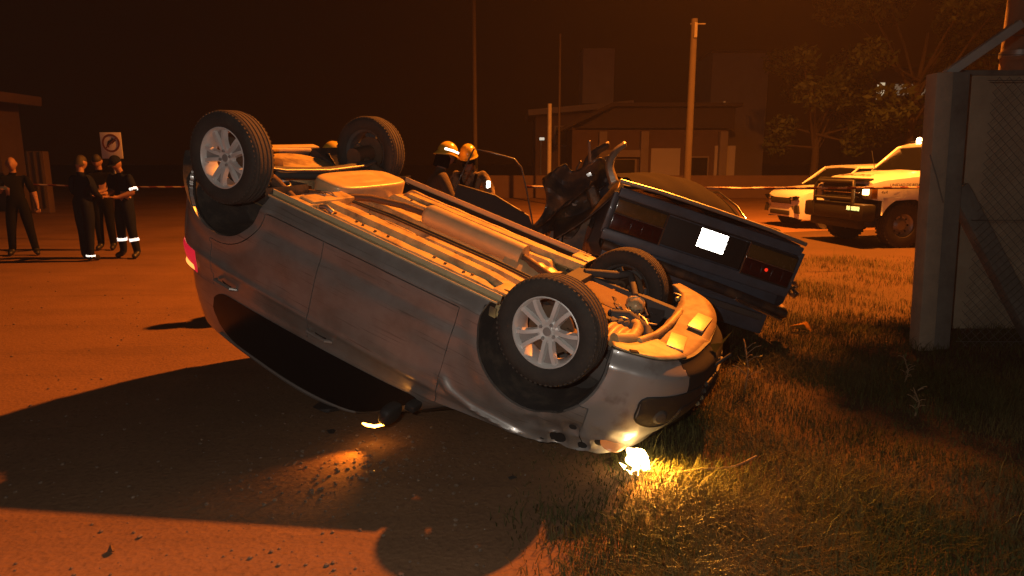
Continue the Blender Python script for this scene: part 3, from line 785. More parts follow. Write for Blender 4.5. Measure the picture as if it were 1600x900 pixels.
# ribbed air duct behind the bumper corner
b = MB()
for k in range(5):
    t = k / 4
    b.tube([(1.50 + 0.035 * k, 0.30 + 0.30 * q, 0.215 + 0.03 * (2 * q - 1) ** 2) for q in np.linspace(0, 1, 7)], 0.021, 8)
b.build("air_duct", M_floor, car, 50)
MB().tube([(1.56, 0.12, 0.235), (1.63, 0.30, 0.215), (1.65, 0.50, 0.205), (1.58, 0.62, 0.205)], 0.036, 10).build("wash_bottle", M_floor, car, 50)
b = MB()
for k in range(22):
    x0, y0 = 1.40 + rnd.random() * 0.22, -0.15 + rnd.random() * 0.55
    pp = [(x0, y0, 0.235)]
    for q in range(4): pp.append((pp[-1][0] + rnd.uniform(-0.06, 0.07), pp[-1][1] + rnd.uniform(-0.07, 0.07), 0.215 + rnd.uniform(-0.02, 0.025)))
    b.tube(catmull(pp, 14).tolist(), 0.0045 + 0.004 * rnd.random(), 5)
b.build("torn_wiring", M_steel, car, 60)
for k in range(6):
    x0, y0 = 1.44 + 0.035 * k, 0.34 - 0.02 * k
    MB().box((x0, y0, 0.218), (0.05, 0.05, 0.03), rot=(0.2 * k, 0.1, 0.5 * k), bev=0.006).build("torn_bracket", M_floord, car)
# bumper undertray: flat lip following the nose
inner_w = [(1.58, 0.66), (1.66, 0.60), (1.70, 0.46), (1.72, 0.20), (1.72, 0.0)]
fi = [i for i in range(NC) if plan[i, 0] > 1.63]
outl = [(G[i, 0, 0] - 0.006, G[i, 0, 1] - 0.004 if G[i, 0, 1] > 0.01 else 0.0) for i in fi]
inl = catmull(inner_w, len(outl)).tolist()
for nme, y0, y1 in (("undertray_lip", -0.9, 0.40), ("undertray_corner", 0.42, 0.9)):
    b = MB(); strip = []
    full = [(o, i) for o, i in zip(outl, inl)] + [((o[0], -o[1]), (i[0], -i[1])) for o, i in zip(outl[::-1][1:], inl[::-1][1:])]
    full = [p for p in full if y0 <= p[0][1] <= y1]
    vs = []; fs = []
    for (o, i) in full:
        for t in np.linspace(0, 1, 6):
            x = o[0] * (1 - t) + i[0] * t; y = o[1] * (1 - t) + i[1] * t
            vs.append((x, y, 0.203 + 0.012 * t + 0.006 * math.sin(x * 40 + y * 23) * t - (0.012 if nme == "undertray_corner" else 0.07 * sstep(-0.1, 0.75, -y))))
    for a in range(len(full) - 1):
        for t in range(5): fs.append((a * 6 + t, a * 6 + t + 1, (a + 1) * 6 + t + 1, (a + 1) * 6 + t))
    b.add(vs, fs); o = b.build(nme, mat("undertray_plastic", (0.30, 0.21, 0.11), 0.65, col2=(0.16, 0.11, 0.06), vscale=9, thr=0.56, soft=0.15) if nme == "undertray_lip" else M_floor, car, 50)
    md = o.modifiers.new("thickness", 'SOLIDIFY'); md.thickness = 0.008; md.offset = 1
for (px, py, rz, lx, ly) in ((1.86, 0.26, -0.12, 0.10, 0.24), (1.90, -0.20, 0.02, 0.10, 0.28)):
    MB().box((px, py, 0.194 - 0.07 * sstep(-0.1, 0.75, -py)), (lx, ly, 0.012), rot=(0.0 if py > 0 else 0.06, 0.03, rz), bev=0.003).build("undertray_plate", M_alu, car)
for sgn, (px, py) in ((1, (1.72, 0.70)), (-1, (1.76, -0.68))):
    MB().box((px, py, 0.187), (0.05, 0.028, 0.006), rot=(0, 0, -0.7 * sgn)).build("clip_slot", M_inner, car)
MB().tube([(1.66, -0.56, 0.20), (1.72, -0.64, 0.175), (1.80, -0.66, 0.185), (1.74, -0.58, 0.20)], 0.016, 8).build("bent_bracket", M_alu, car, 60)
MB().tube([(1.69, 0.50, 0.20), (1.74, 0.30, 0.195), (1.755, 0.05, 0.195), (1.75, -0.30, 0.195), (1.71, -0.50, 0.20)], 0.022, 8).build("undertray_beam", M_floor, car, 50)

# fog lamp recesses as flat overlays, their shade put into the black, and lower grille in the bumper
def on_nose(yq, z, push=0.0):
    """point on the nose skin at side offset y and height z"""
    i0 = NC // 2 + 55
    row = np.array([[np.interp(z, G[i, :, 2], G[i, :, q]) for q in (0, 1)] for i in range(i0, NC)])
    yy = row[::-1, 1]; k = np.interp(abs(yq), yy, np.arange(len(yy)))
    x = float(np.interp(k, np.arange(len(yy)), row[::-1, 0])); y = float(np.interp(k, np.arange(len(yy)), yy))
    n = nrm[int(NC - 1 - round(k))] * (1 if nrm[NC // 2][1] > 0 else -1)
    p = crumple((x, y, z))
    return Vector((p[0] + n[0] * push, (p[1] + n[1] * push) * (1 if yq >= 0 else -1), p[2]))
for sgn in (1, -1):
    outline = [(0.745, 0.43), (0.72, 0.385), (0.60, 0.365), (0.45, 0.355), (0.32, 0.355), (0.315, 0.40), (0.42, 0.425), (0.53, 0.45), (0.55, 0.53), (0.60, 0.565), (0.70, 0.56), (0.745, 0.52)]
    ring = catmull(outline + outline[:1], 49)[:-1]
    b = MB()
    ysn = np.linspace(0.318, 0.742, 40)
    lo_ = [(p[0], p[1]) for p in outline]; ring_y = ring[:, 0]
    def zr(yv):
        zs = []
        for a in range(len(ring)):
            p, q = ring[a], ring[(a + 1) % len(ring)]
            if (p[0] - yv) * (q[0] - yv) <= 0 and p[0] != q[0]: zs.append(p[1] + (q[1] - p[1]) * (yv - p[0]) / (q[0] - p[0]))
        return (min(zs), max(zs)) if len(zs) >= 2 else (0.38, 0.385)
    vs = []
    for yv in ysn:
        z0, z1 = zr(yv)
        for k in range(10): vs.append(tuple(on_nose(sgn * yv, z0 + (z1 - z0) * k / 9, 0.006)))
    b.add(vs, [(a * 10 + k, (a + 1) * 10 + k, (a + 1) * 10 + k + 1, a * 10 + k + 1) for a in range(39) for k in range(9)])
    b.tube([tuple(on_nose(sgn * p[0], p[1], 0.004)) for p in list(ring) + [ring[0]]], 0.006, 6, cap=False)
    o = b.build("fog_lamp_recess", M_black, fb, 60)
    q = on_nose(sgn * 0.655, 0.49, 0.010)
    MB().lathe([(0, 0.012), (0.03, 0.010), (0.042, 0.0), (0.046, -0.01)], 24, M=Matrix.Translation(q) @ Matrix.Rotation(-0.75 * sgn if sgn > 0 else 0.75, 4, 'Z') @ (Matrix() if sgn > 0 else Matrix.Rotation(math.pi, 4, 'Z'))).build("fog_lamp", M_liner, fb)
b = MB()
for k in range(4):
    z = 0.36 + 0.045 * k
    b.tube([tuple(on_nose(y, z, 0.004)) for y in np.linspace(-0.26, 0.26, 9)], 0.016, 6)
b.build("lower_grille", M_black, fb, 50)
b = MB().grid(lambda u, v: tuple(on_nose(-0.42 + 0.84 * u, 0.56 + 0.13 * v, 0.006)), 20, 5)
b.build("upper_grille", M_black, fb, 50)

# ---- tail lamps
m_tail = mat("tail_lamp_lit", (0.35, 0.01, 0.02), 0.2, coat=0.5, emit=(1.0, 0.02, 0.05), estr=0.55)
m_tailw = mat("tail_lamp_bulb", (0.9, 0.5, 0.4), 0.2, emit=(1.0, 0.50, 0.22), estr=7)
m_taila = mat("tail_lamp_amber", (0.8, 0.35, 0.1), 0.2, emit=(1.0, 0.30, 0.06), estr=2.0)
def tail_patch(i0, i1, j0, j1, sgn, push, m, name, par, lens=None):
    b = MB(); ki, kj = (NC - 1) / 230, (NR - 1) / 43
    i0, i1 = ti + (i0 - ti) * ki, ti + (i1 - ti) * ki; j0, j1 = j0 * kj, j1 * kj
    def fn(u, v):
        i = i0 + (i1 - i0) * u; j = j0 + (j1 - j0) * v
        ia, ja = int(min(NC - 2, i)), int(min(NR - 2, j)); a, c = i - ia, j - ja
        p = (G[ia, ja] * (1 - a) * (1 - c) + G[ia + 1, ja] * a * (1 - c) + G[ia, ja + 1] * (1 - a) * c + G[ia + 1, ja + 1] * a * c)
        e = push * (math.sin(math.pi * u) * math.sin(math.pi * v)) ** 0.4 if 0 < u < 1 and 0 < v < 1 else 0.001
        return (p[0] - e * 0.7, (p[1] + e * 0.7) * sgn, p[2])
    b.grid(fn, 16, 12)
    return b.build(name, m, par, 60)
ti = min(range(NC), key=lambda i: abs(plan[i, 0] + 1.62) + (0 if plan[i, 1] > .3 else 9))
tails = {}
for sgn in (1, -1):
    hb = tail_patch(ti - 8, ti + 9, 33.0, 42.6, sgn, 0.020, m_tail if sgn > 0 else M_red, "tail_lamp", car)
    tail_patch(ti - 7.5, ti - 0.5, 35.5, 42.2, sgn, 0.030, m_tailw if sgn > 0 else M_red, "lamp_lens", hb)
    tail_patch(ti - 0.2, ti + 8.0, 39.5, 42.2, sgn, 0.030, m_taila if sgn > 0 else M_amber, "indicator_lens", hb)

# ---- door mirror, torn loose and hanging by its cable, its indicator still lit
mo = MB()
mc = Vector((0.52, 0.955, 1.13))
def se(c, k): return math.copysign(abs(c) ** k, c)
def mir(u, v):
    a, p = 2 * math.pi * u, math.pi * v
    return (mc.x + 0.042 * se(math.cos(a), 0.5) * math.sin(p) ** 0.4, mc.y + 0.085 * se(math.cos(p), 0.8), mc.z + 0.062 * se(math.sin(a), 0.7) * math.sin(p) ** 0.5)
mo.grid(mir, 28, 15, closed_u=True)
mo = mo.build("door_mirror", M_black, car, 60)
MB().box((0.60, 0.84, 1.08), (0.07, 0.10, 0.05), bev=0.015).build("mirror_foot", M_black, mo)
m_ind = mat("amber_indicator_lit", (1, 0.5, 0.1), 0.3, emit=(1.0, 0.36, 0.04), estr=30)
MB().tube([(0.385, 1.015, 1.252), (0.425, 1.03, 1.236), (0.48, 1.03, 1.215), (0.535, 1.01, 1.178)], [0.006, 0.010, 0.010, 0.006], 8).build("indicator", m_ind, mo)
d = bpy.data.lights.new("indicator_light", 'SPOT'); d.energy = 22; d.color = (1.0, 0.27, 0.015); d.shadow_soft_size = 0.03; d.spot_size = R_(75); d.spot_blend = 0.9
o = bpy.data.objects.new("indicator_light", d); COL.objects.link(o); o.parent = car
_w = CAR @ Vector((0.44, 1.06, 1.24)); _q = (Vector((-1.02, 3.58, 0.0)) - _w).to_track_quat('-Z', 'Y').to_matrix().to_4x4()
o.matrix_local = CAR.inverted() @ Matrix.Translation(_w) @ _q

# ---- head lamps: near one burning against the grass
hl = MB().grid(lambda u, v: (1.79 + 0.075 * math.cos(2 * math.pi * u) * math.sin(math.pi * v) ** 0.6, 0.62 + 0.15 * math.cos(math.pi * v), 0.755 + 0.030 * math.sin(2 * math.pi * u) * math.sin(math.pi * v)), 24, 13, closed_u=True).build("head_lamp", mat("clear_lamp_shell", (0.30, 0.24, 0.18), 0.25, coat=0.5, emit=(1.0, 0.24, 0.02), estr=0.35), car)
m_hl = mat("head_lamp_lit", (1, 0.9, 0.7), 0.2, emit=(1.0, 0.62, 0.22), estr=26)
CI = CAR.inverted()
def wc(p): return CI @ Vector(p)
HLP = Vector((0.70, 3.50, 0.085))
b = MB()
def bulbf(u, v):
    a, p = 2 * math.pi * u, math.pi * v
    k = 1 + 0.22 * math.sin(3 * a + 1) * math.sin(2 * p) + 0.18 * math.sin(5 * a + 3 * p)
    return tuple(wc(HLP + Vector((0.060 * k * math.cos(a) * math.sin(p) - 0.025 * math.cos(p), 0.04 * k * math.sin(a) * math.sin(p), 0.055 * k * math.cos(p) - 0.005))))
b.grid(bulbf, 24, 14, closed_u=True); rq = random.Random(9)
for k in range(7):
    c = HLP + Vector((rq.uniform(-0.09, 0.10), rq.uniform(-0.07, 0.0), rq.uniform(-0.07, 0.05))); d3 = [Vector((rq.gauss(0, .022), rq.gauss(0, .012), rq.gauss(0, .022))) for _ in range(3)]
    b.add([wc(c + q) for q in d3], [(0, 1, 2)])
b.build("bulb_reflector", m_hl, hl, 60)
d = bpy.data.lights.new("head_lamp_light", 'SPOT'); d.energy = 240; d.color = (1.0, 0.38, 0.04); d.shadow_soft_size = 0.05; d.spot_size = R_(150); d.spot_blend = 1.0
o = bpy.data.objects.new("head_lamp_light", d); COL.objects.link(o); o.parent = car
_w = HLP + Vector((0.03, -0.07, 0.06)); o.matrix_local = CI @ Matrix.Translation(_w) @ Vector((0.45, -0.55, -0.42)).to_track_quat('-Z', 'Y').to_matrix().to_4x4()
# cracked lamp housing and bumper fragments round the far corner of the nose
b = MB()
for k in range(9):
    a = k * 0.7; c = Vector((1.00 + 0.035 * k, 3.95 + 0.06 * math.sin(k * 2.2), 0.30 + 0.045 * k + 0.03 * math.sin(k * 1.7)))
    d = [Vector((rnd.uniform(-.06, .06), rnd.uniform(-.04, .04), rnd.uniform(-.05, .05))) for _ in range(3)]
    e = Vector((0.006, 0.004, 0.006))
    b.add([wc(c + q) for q in d] + [wc(c + q + e) for q in d], [(0, 1, 2), (5, 4, 3), (0, 3, 4, 1), (1, 4, 5, 2), (2, 5, 3, 0)])
b.build("smashed_lamp_shell", M_amber, hl)
MB().tube([wc(p) for p in [(0.93, 3.93, 0.22), (1.06, 3.93, 0.36), (1.12, 3.95, 0.44), (1.28, 3.98, 0.52)]], 0.012, 6).tube([wc(p) for p in [(1.02, 3.93, 0.30), (1.18, 3.90, 0.47), (1.34, 3.97, 0.55)]], 0.010, 6).build("torn_trim", M_black, car)

# ================================================================== dark blue car behind, tipped on its right wheels
ROLL_B = R_(18.4)
BC = Matrix.Translation((1.55, 6.22, 0.25)) @ Matrix.Rotation(R_(4), 4, 'Z') @ Matrix.Rotation(ROLL_B, 4, 'Y') @ Matrix.Scale(1.085, 4)
bc = empty("wrecked_car", mat=BC)
tag(bc, "crushed dark blue old car with square tail lamps tilted behind the overturned car", "car")
# local: x right, y forward (away from camera), z up
SEC = {  # y: (half width, top z, belt z, bottom z)
    -0.06: (0.80, 0.90, 0.86, 0.36), 0.0: (0.885, 0.955, 0.88, 0.32), 0.35: (0.90, 0.985, 0.90, 0.28), 1.0: (0.90, 1.01, 0.92, 0.26), 1.6: (0.90, 1.0, 0.92, 0.26), 3.0: (0.89, 0.97, 0.90, 0.26), 3.9: (0.85, 0.86, 0.82, 0.28), 4.3: (0.70, 0.72, 0.68, 0.34)}
kys = sorted(SEC)
def bsec(y): return [float(np.interp(y, kys, [SEC[k][q] for k in kys])) for q in range(4)]
def bbody(u, v):
    y = -0.0 + 4.3 * u ** 1.15
    w, zt, zbelt, zb = bsec(y)
    # v goes from left bottom over the side, deck and down the right side
    P = [(-w * 0.90, zb), (-w * 0.985, zb + 0.10), (-w, 0.58), (-w * 0.985, zbelt - 0.03), (-w * 0.93, zt - 0.012), (-w * 0.80, zt), (0, zt + 0.018), (w * 0.80, zt), (w * 0.93, zt - 0.012), (w * 0.985, zbelt - 0.03), (w, 0.58), (w * 0.985, zb + 0.10), (w * 0.90, zb)]
    t = v * (len(P) - 1); i = min(len(P) - 2, int(t)); a = t - i
    x = P[i][0] * (1 - a) + P[i + 1][0] * a; z = P[i][1] * (1 - a) + P[i + 1][1] * a
    if x < -0.3 and y > 0.15 and y < 3.4:
        k = sstep(0.15, 0.7, y) * sstep(0.3, 0.8, -x)
        x += k * 0.05 * math.sin(y * 7 + z * 9); z += k * (0.06 * math.sin(y * 5.3) - 0.03)
    return (x, y, z)
b = MB().grid(bbody, 60, 73); b.build("body", M_blue, bc, 40)
# rear face: panel with recessed band for the lamps
b = MB()
b.box((0, -0.012, 0.885), (1.70, 0.05, 0.085), bev=0.018)                 # boot lip
b.box((0, 0.035, 0.70), (1.74, 0.05, 0.34))                               # recessed lamp panel
b.box((0, -0.004, 0.515), (1.76, 0.06, 0.10), bev=0.02)                   # lower valance edge
b.box((0, 0.03, 0.40), (1.66, 0.05, 0.20), bev=0.02); b.box((0, 0.06, 0.21), (1.62, 0.05, 0.24), bev=0.02)
for sx in (-1, 1): b.box((sx * 0.865, 0.02, 0.70), (0.05, 0.07, 0.36), bev=0.015)
b.v = [(x + 0.008 * math.sin(z * 17 + x * 5), y + 0.020 * math.sin(x * 6.3 + z * 5) - 0.012 * math.sin(x * 13), z + 0.010 * math.sin(x * 8.1)) for x, y, z in b.v]
b.build("rear_panel", M_blue, bc)
MB().tube([(-0.87, 0.0, 0.965), (-0.5, -0.03, 0.984), (0, -0.035, 0.988), (0.5, -0.03, 0.984), (0.87, 0.0, 0.965)], 0.019, 10).build("boot_edge", mat("highlight_boot_edge", (0.50, 0.47, 0.42), 0.38, 0.6, var=0.3, vscale=9), bc, 60)  # pale metallic tube: the lit edge's highlight put into the colour
MB().box((0.0, -0.028, 0.838), (1.66, 0.012, 0.010)).build("trim_strip", M_black, bc)
b = MB().grid(lambda u, v: ((-0.76 + 1.52 * u), -0.03 + 1.02 * v, 0.968 + 0.032 * v + 0.014 * math.sin(math.pi * u) + (0.05 * sstep(.3, 0, u) * math.sin(v * 5))), 24, 16)
b.build("boot_lid", _m.get("dark_roof_boot") or mat("dark_roof_boot", (0.030, 0.026, 0.024), 0.9, spec=0.03), bc)  # even near-black and matt, shared by boot lid and roof
def lamp(sx):
    root = MB().box((sx * 0.615, 0.0, 0.695), (0.47, 0.05, 0.29), bev=0.012).build("tail_lamp", M_black, bc)
    amb = mat("amber_lens_old", (0.13, 0.075, 0.025), 0.25, coat=0.5, var=0.2, vscale=20)
    redm = mat("red_lens_old", (0.055, 0.010, 0.010), 0.22, coat=0.5, var=0.3, vscale=20)
    MB().box((sx * 0.615, -0.018, 0.765), (0.445, 0.03, 0.115), bev=0.010).build("amber_lens", amb, root)
    MB().box((sx * 0.615, -0.018, 0.630), (0.445, 0.03, 0.135), bev=0.010).build("red_lens", redm, root)
    MB().box((sx * 0.615, -0.030, 0.703), (0.455, 0.012, 0.009)).box((sx * 0.383, -0.026, 0.695), (0.010, 0.016, 0.29)).build("chrome_bead", M_chrome, root)
    for k in range(4): MB().box((sx * (0.46 + 0.10 * k), -0.035, 0.63), (0.006, 0.006, 0.13)).build("lens_rib", redm, root)
    return root
lamp(-1); rl = lamp(1)
m_glow = mat("tail_bulb_glow", (0.6, 0.02, 0.01), 0.3, emit=(1.0, 0.03, 0.01), estr=0.9)
MB().lathe([(0, -0.008), (0.012, -0.004), (0.016, 0.004)], 14, M=Matrix.Translation((0.60, -0.036, 0.65))).build("bulb_glow", m_glow, rl)
MB().box((0.0, 0.006, 0.70), (0.75, 0.03, 0.25), bev=0.01).build("garnish", M_black, bc)
m_plate = retro("number_plate_white", (1, 1, 1))
pl = MB().box((0.06, -0.016, 0.735), (0.25, 0.012, 0.165), bev=0.004).build("number_plate", m_plate, bc)
MB().box((0.06, -0.030, 0.828), (0.22, 0.03, 0.018), bev=0.004).build("plate_lamp", M_black, bc)
# bumper hanging off at the right, chrome
MB().tube([(-0.85, -0.06, 0.42), (-0.3, -0.10, 0.40), (0.4, -0.10, 0.37), (0.88, -0.06, 0.34), (0.95, 0.15, 0.36)], 0.045, 10).build("rear_bumper", M_blued, bc, 50)
MB().tube([(0.86, -0.07, 0.62), (0.915, -0.04, 0.60), (0.93, 0.06, 0.56), (0.90, -0.05, 0.52)], 0.018, 8).box((0.925, 0.02, 0.54), (0.03, 0.12, 0.07), rot=(0.4, 0.2, 0.5), bev=0.01).build("bent_chrome", M_chrome, bc, 50)
MB().box((0.62, -0.12, 0.31), (0.50, 0.05, 0.035), rot=(0, 0.12, 0.15), bev=0.012).build("bumper_strip", M_chrome, bc)
# collapsed roof and rear glass
def broof(u, v):
    x = -0.62 + 1.24 * u; y = 0.85 + 2.1 * v
    h = 0.40 * math.sin(math.pi * min(1, v * 1.15)) ** 0.6 * math.sin(math.pi * (0.08 + 0.84 * u)) ** 0.55
    return (x + 0.07 * math.sin(v * 4) , y, 0.99 + h * (0.55 + 0.35 * u) + 0.012 * math.sin(x * 19 + y * 7))
b = MB().grid(broof, 30, 26); b.build("collapsed_roof", _m["dark_roof_boot"], bc, 45)
b = MB().tube([(0.66, 0.75, 1.00), (0.60, 1.05, 1.15), (0.53, 1.5, 1.26), (0.50, 2.4, 1.22)], 0.012, 8); b.build("roof_gutter", M_chrome, bc, 50)
MB().tube([(0.80, 0.30, 0.985), (0.885, 0.62, 1.02), (0.90, 1.0, 1.03), (0.89, 1.5, 1.0)], [0.012, 0.03, 0.035, 0.02], 10).build("wing_edge", M_chrome, bc, 50)
# torn left quarter: pillar stump and folded sheet metal
def folded(u, v):
    x = -0.86 + 0.10 * math.sin(u * 2.6) - 0.42 * u + 0.10 * v * (1 - u); y = 0.02 + 0.50 * v + 0.10 * u
    z = 0.86 + 0.10 * math.sin(v * 3) - 0.55 * u ** 1.4 + 0.10 * math.sin(u * 5 + v * 4) * v
    return (x, y, z)
b = MB().grid(folded, 22, 16); o = b.build("torn_quarter_panel", M_blued, bc, 45)
md = o.modifiers.new("thickness", 'SOLIDIFY'); md.thickness = 0.006
mtorn = mat("scraped_metal", (0.42, 0.36, 0.28), 0.4, 0.5, var=0.25, vscale=14, bump=0.2, bscale=20)
def strip3(path, w, name, m, parent, twist=0.0):
    b = MB(); P = catmull(path, 18); vs = []
    for i, p in enumerate(P):
        t = Vector(P[min(i + 1, 17)] - P[max(i - 1, 0)]).normalized(); s = t.cross(Vector((0.25, 1, 0.1))).normalized()
        s = Matrix.Rotation(twist * i / 17, 3, t) @ s; n = t.cross(s)
        ww = w * (1 - 0.35 * i / 17)
        for a, dn in ((-0.5, 0), (-0.25, 0.02), (0.25, 0.02), (0.5, 0)): vs.append(tuple(Vector(p) + s * a * ww + n * dn))
    fs = [(i * 4 + j, i * 4 + j + 1, (i + 1) * 4 + j + 1, (i + 1) * 4 + j) for i in range(17) for j in range(3)]
    b.add(vs, fs); o = b.build(name, m, parent, 40); md = o.modifiers.new("thickness", 'SOLIDIFY'); md.thickness = 0.012
    return o
strip3([(-0.90, 0.06, 0.93), (-0.98, 0.10, 1.06), (-0.96, 0.14, 1.19), (-0.90, 0.18, 1.28)], 0.085, "pillar_stump", mtorn, bc, 0.5)
strip3([(-1.02, 0.30, 0.85), (-1.12, 0.35, 1.08), (-1.18, 0.36, 1.22)], 0.035, "torn_strip", mtorn, bc, 0.8)
strip3([(-0.92, 0.30, 0.70), (-1.10, 0.38, 0.96), (-1.08, 0.44, 1.14), (-0.98, 0.48, 1.26)], 0.10, "bent_pillar", M_blued, bc, 0.9)
def crum(u, v):
    x = -0.90 - 0.50 * u; z = 0.50 + 0.62 * v - 0.25 * u; y = 0.35 + 0.10 * math.sin(u * 5 + v * 3)
    return (x + 0.05 * math.sin(v * 9 + u * 4), y + 0.06 * math.sin(u * 13 + v * 7) + 0.04 * math.sin(v * 17), z + 0.05 * math.sin(u * 11 + v * 5))
o = MB().grid(crum, 26, 22).build("crumpled_sheet", M_blued, bc, 25); md = o.modifiers.new("thickness", 'SOLIDIFY'); md.thickness = 0.006
for sx, yy in ((0.72, 0.85), (-0.72, 0.85), (0.72, 3.3), (-0.72, 3.3)):
    o = bpy.data.objects.new("wheel", rim_me); COL.objects.link(o); o.parent = bc
    o.matrix_local = Matrix.Translation((sx, yy, 0.30)) @ Matrix.Rotation(math.pi / 2 * (-1 if sx > 0 else 1), 4, 'Z')
    c = bpy.data.objects.new("tyre", tyre_me); COL.objects.link(c); c.parent = o
b = MB()
b.box((0, 2.0, 0.24), (1.5, 4.0, 0.06), bev=0.02); b.build("floor_pan", M_floord, bc)

# big dark torn sheet standing up left of the blue car, with a pale sticker
ts = empty("torn_car_door", (0.50, 6.75, 0)); tag(ts, "dark torn door standing on end between the two wrecks, pale sticker on it", "car door")
dp = [(-0.10, 0.72), (0.14, 0.66), (0.22, 1.05), (0.40, 1.50), (0.47, 1.58), (0.36, 1.70), (0.10, 1.66), (0.06, 1.58), (-0.02, 1.25)]
b = MB().prism([(x, z) for x, z in [(-0.24, 0.0), (0.05, 0.0), (0.16, 0.7), (0.24, 1.05), (0.38, 1.46), (0.30, 1.62), (0.06, 1.60), (-0.06, 1.25), (-0.20, 0.7)]], 0.10, M=Matrix.Rotation(math.pi / 2, 4, 'X'))
b.build("door_panel", M_blued, ts, 30)
strip3([(-0.02, -0.13, 0.6), (-0.02, -0.14, 1.0), (0.06, -0.13, 1.38), (0.20, -0.12, 1.60)], 0.06, "door_edge", M_blue, ts)
MB().box((0.10, -0.108, 1.27), (0.10, 0.012, 0.08), rot=(0, 0.25, 0), bev=0.004).build("sticker", mat("pale_sticker", (0.45, 0.36, 0.30), 0.6, var=0.15, vscale=20), ts)
for k in range(7):
    a = [(0.10 + 0.05 * k, 0.02 * k, 1.52 + 0.02 * k)]
    for q in range(3): a.append((a[-1][0] + rnd.uniform(-.02, .09), a[-1][1] + rnd.uniform(-.05, .05), a[-1][2] + rnd.uniform(-.02, .09)))
    MB().tube(catmull(a, 10).tolist(), 0.010, 6).build("twisted_metal", M_blued, ts, 50)

# open door with its thin window frame, behind the overturned car's sill
od = empty("open_car_door", (0.0, 6.55, 0)); tag(od, "open dark car door with thin bare window frame beside the two yellow helmets", "car door")
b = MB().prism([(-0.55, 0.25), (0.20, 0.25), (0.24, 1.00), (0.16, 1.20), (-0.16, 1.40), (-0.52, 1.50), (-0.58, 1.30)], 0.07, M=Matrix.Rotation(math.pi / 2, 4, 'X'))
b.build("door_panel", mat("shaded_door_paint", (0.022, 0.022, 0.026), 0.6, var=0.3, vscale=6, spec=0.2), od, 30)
MB().tube([(-0.56, -0.035, 1.44), (-0.36, -0.03, 1.835), (-0.20, -0.03, 1.80), (0.02, -0.03, 1.74), (0.09, -0.03, 1.66), (0.14, -0.03, 1.45), (0.22, -0.035, 1.02)], 0.008, 8).build("window_frame", M_blued, od, 60)
MB().tube([(-0.50, -0.085, 1.495), (-0.16, -0.085, 1.395), (0.16, -0.085, 1.20)], 0.010, 6).build("door_moulding", M_blued, od, 60)

